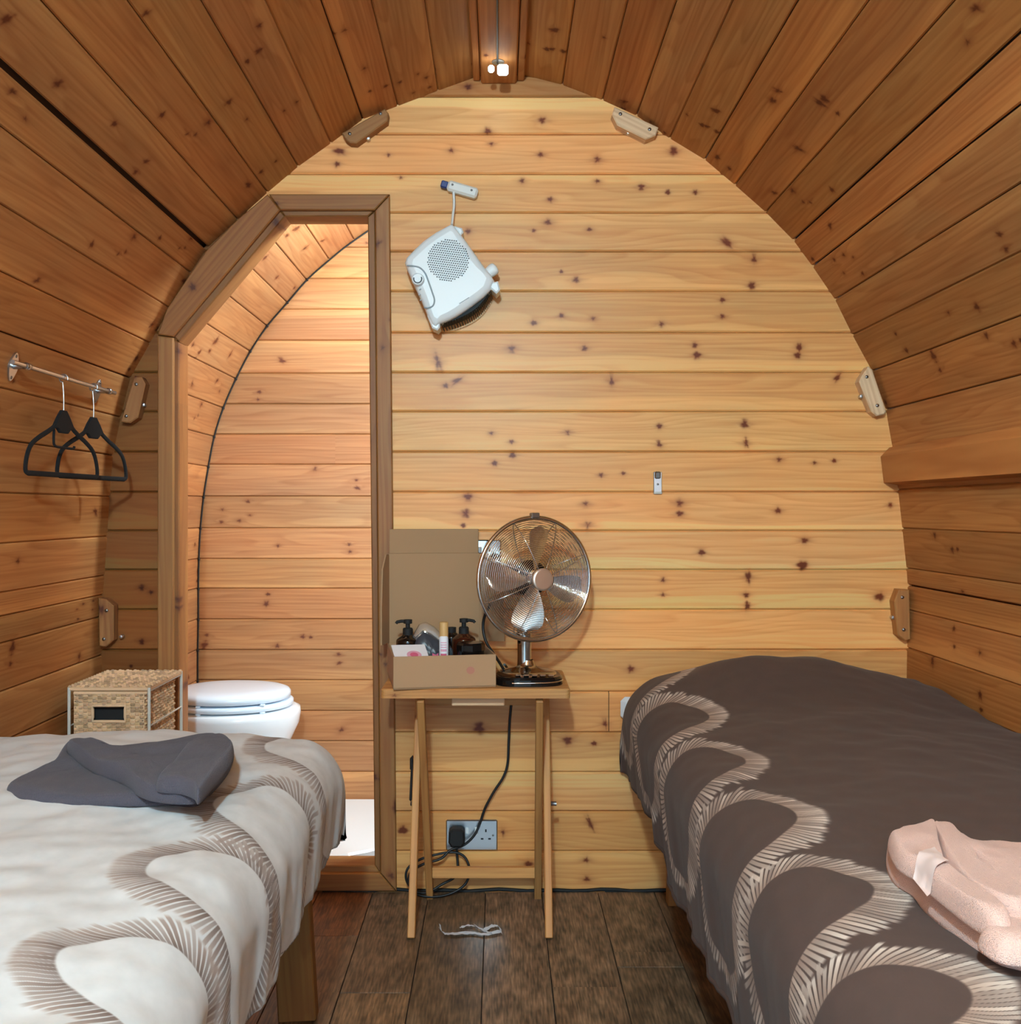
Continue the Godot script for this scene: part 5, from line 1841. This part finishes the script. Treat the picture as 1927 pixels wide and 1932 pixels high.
func build_small() -> void:
	# little metal latch plate on the back wall
	var c := P(1241, 911, D)
	var t := thing("latch_plate", "small metal latch plate screwed alone on the back wall right of the fan", "latch", c)
	var st := begin()
	cbox(st, at(Vector3(0, 0, 0.0025)), Vector3(0.024, 0.062, 0.004), 0.0015)
	obj(st, "plate", M["brushed steel"], t)
	st = begin()
	cbox(st, at(Vector3(-0.001, 0.022, 0.0085), 0, 0.2), Vector3(0.017, 0.020, 0.010), 0.003)
	obj(st, "catch", M["dull steel"], t)
	st = begin()
	cbox(st, at(Vector3(0, -0.029, 0.0055)), Vector3(0.024, 0.006, 0.006), 0.0015)
	obj(st, "lip", M["white enamel"], t)
	st = begin()
	lathe(st, Transform3D(Basis.from_euler(Vector3(PI / 2, 0, 0)), Vector3(0, -0.004, 0.0045)), [Vector2(0, 0.001), Vector2(0.003, 0.0006), Vector2(0.0034, -0.001)], 10)
	obj(st, "screw", M["dull steel"], t)
	# crumpled strip of clear tape on the floor
	var tp := U(886, 1757, 0.0)
	t = thing("plastic_strip", "crumpled strip of clear plastic on the floor in front of the table", "plastic strip", tp)
	var n := FastNoiseLite.new()
	n.seed = 31
	n.frequency = 0.05
	for q in [[[[829, 1752], [838, 1762], [860, 1763], [890, 1761], [915, 1764], [944, 1758]], 0.007], [[[830, 1745], [833, 1757], [838, 1763]], 0.006], [[[868, 1752], [885, 1747], [905, 1752], [922, 1760]], 0.004], [[[895, 1746], [912, 1757], [930, 1762]], 0.006], [[[912, 1757], [930, 1748], [942, 1750], [946, 1762]], 0.007]]:
		st = begin()
		var path := []
		for v in q[0]: path.append(U(v[0], v[1], 0.003))
		path = smooth_path(path, 6)
		var rows := []
		for i in path.size():
			var rr := []
			for j in 5:
				var s := (j - 2) / 2.0
				var pp: Vector3 = path[i]
				rr.append(Vector3(pp.x + s * q[1] * 0.4, 0.002 + 0.006 * (0.5 + 0.5 * n.get_noise_2d(i * 9.0, j * 14.0)) , pp.z + s * q[1]))
			rows.append(rr)
		sheet(st, rows, [], false)
		wobj(st, "fold", M["tape"], t)

func build_lamps() -> void:
	# small twin spot under the end of the ridge beam
	var d := 2.66
	var c := P(940, 112, d)
	var t := thing("ceiling_lamp", "small twin-headed white spotlight hanging under the end of the ridge beam", "lamp", c)
	var st := begin()
	lathe(st, Transform3D(), [Vector2(0.0, 0.03), Vector2(0.004, 0.03), Vector2(0.005, 0.006), Vector2(0.016, 0.0), Vector2(0.017, -0.008), Vector2(0, -0.008)], 20, false)
	obj(st, "mount", M["dull steel"], t)
	for q in [[927, 130, 0.017, 0.016], [949, 132, 0.030, 0.026]]:
		st = begin()
		var p := P(q[0], q[1], d) - c
		cbox(st, at(p), Vector3(q[2], q[3], 0.022), 0.005)
		obj(st, "lamp_head", M["led glow"], t)
		var l := OmniLight3D.new()
		l.name = "spot_light"
		l.light_color = Color(0.95, 1.0, 1.0)
		l.light_energy = 0.0015
		l.omni_range = 8.0
		l.omni_attenuation = 2.0
		l.light_size = 0.012
		l.shadow_enabled = true
		t.add_child(l, true)
		l.position = p + Vector3(0, -0.016, 0.016)
	st = begin()
	tube(st, [Vector3(-0.0042, 2.2885, ZF - 0.05), Vector3(-0.0042, 2.2885, -d - 0.004), c + Vector3(0, 0.028, 0)], 0.0026, 6)
	wobj(st, "cable", M["cable black"], t)
	# added unseen lamp behind the viewer, standing in for a camera flash
	lamp_disc(Vector3(-0.16, 2.03, 0.555), "added round light behind the viewer standing in for a camera flash", KEY, 0.06, Color(0.74, 0.92, 1.0), Vector3(PI / 2, 0, 0))
	lamp_disc(Vector3(0.20, 0.95, -2.935), "added unseen fill light low on the hidden washroom partition", BATH * 0.34, 0.04, Color(0.84, 0.95, 1.0), Vector3(0, 0, -PI / 2))  # made-up lamp, only there to brighten the lower washroom
	lamp_disc(Vector3(-0.12, 2.17, -2.99), "round white ceiling light high inside the washroom above the doorway", BATH * 0.72, 0.06, Color(0.84, 0.95, 1.0), Vector3(0, 0, 0))

func lamp_disc(p: Vector3, label: String, energy: float, r: float, col: Color, turn: Vector3) -> void:
	var t := thing("ceiling_or_added_light", label, "lamp", p)  # the washroom ceiling light, and two unseen lights added to brighten the rooms
	t.rotation = turn
	var st := begin()
	lathe(st, Transform3D(), [Vector2(0, 0.03), Vector2(r + 0.012, 0.03), Vector2(r + 0.014, 0.0), Vector2(r + 0.004, -0.004)], 28, false)
	obj(st, "housing", M["white plastic"], t)
	st = begin()
	lathe(st, Transform3D(), smooth_profile([Vector2(r, -0.002), Vector2(r * 0.85, -0.016), Vector2(r * 0.4, -0.024), Vector2(0, -0.026)], 3), 28)
	obj(st, "diffuser", M["led glow"], t)
	var l := OmniLight3D.new()
	l.name = "lamp_light"
	l.light_color = col
	l.light_energy = energy
	l.omni_range = 10.0
	l.omni_attenuation = 2.0
	l.light_size = r
	l.shadow_enabled = true
	t.add_child(l, true)
	l.position = Vector3(0, -0.10, 0)

const KEY := 5.2
const BATH := 1.85

func _ready() -> void:
	var cam := Camera3D.new()
	cam.name = "camera"
	cam.projection = Camera3D.PROJECTION_FRUSTUM
	cam.near = 0.05
	cam.far = 60.0
	cam.size = 2.0 * 0.05 * 966.0 / F
	cam.frustum_offset = Vector2(21.5, -4.0) / F * 0.05
	add_child(cam)
	cam.position = Vector3(0, EYE, 0)
	cam.current = true
	var env := Environment.new()
	env.background_mode = Environment.BG_COLOR
	env.background_color = Color(0.73, 0.89, 1.0)
	env.background_energy_multiplier = 3.9
	env.tonemap_mode = Environment.TONE_MAPPER_LINEAR
	env.tonemap_exposure = 1.06
	env.sdfgi_enabled = true
	env.ssao_enabled = true
	env.ssil_enabled = true
	var we := WorldEnvironment.new()
	we.name = "environment"
	we.environment = env
	add_child(we)
	materials()
	build_shell()
	build_door()
	build_washroom()
	build_toilet()
	build_beds()
	build_table()
	build_towels()
	build_basket()
	build_box()
	build_fan()
	build_heater()
	build_blocks()
	build_rail_and_hangers()
	build_socket(890.5, 1574, "brushed steel double wall socket under the table, fan plugged in", "brushed steel")
	build_socket(897, 1047, "mirror-polished double wall socket half hidden behind the box and the fan", "polished steel")
	build_cables()
	build_small()
	build_lamps()
	# ground outside the open front
	var st := begin()
	cbox(st, at(Vector3(0, -0.12, ZF + 5.2)), Vector3(14, 0.1, 10), 0.0)
	struct(st, "ground", M["ground outside"], "pale paving outside the open front of the pod", "ground")
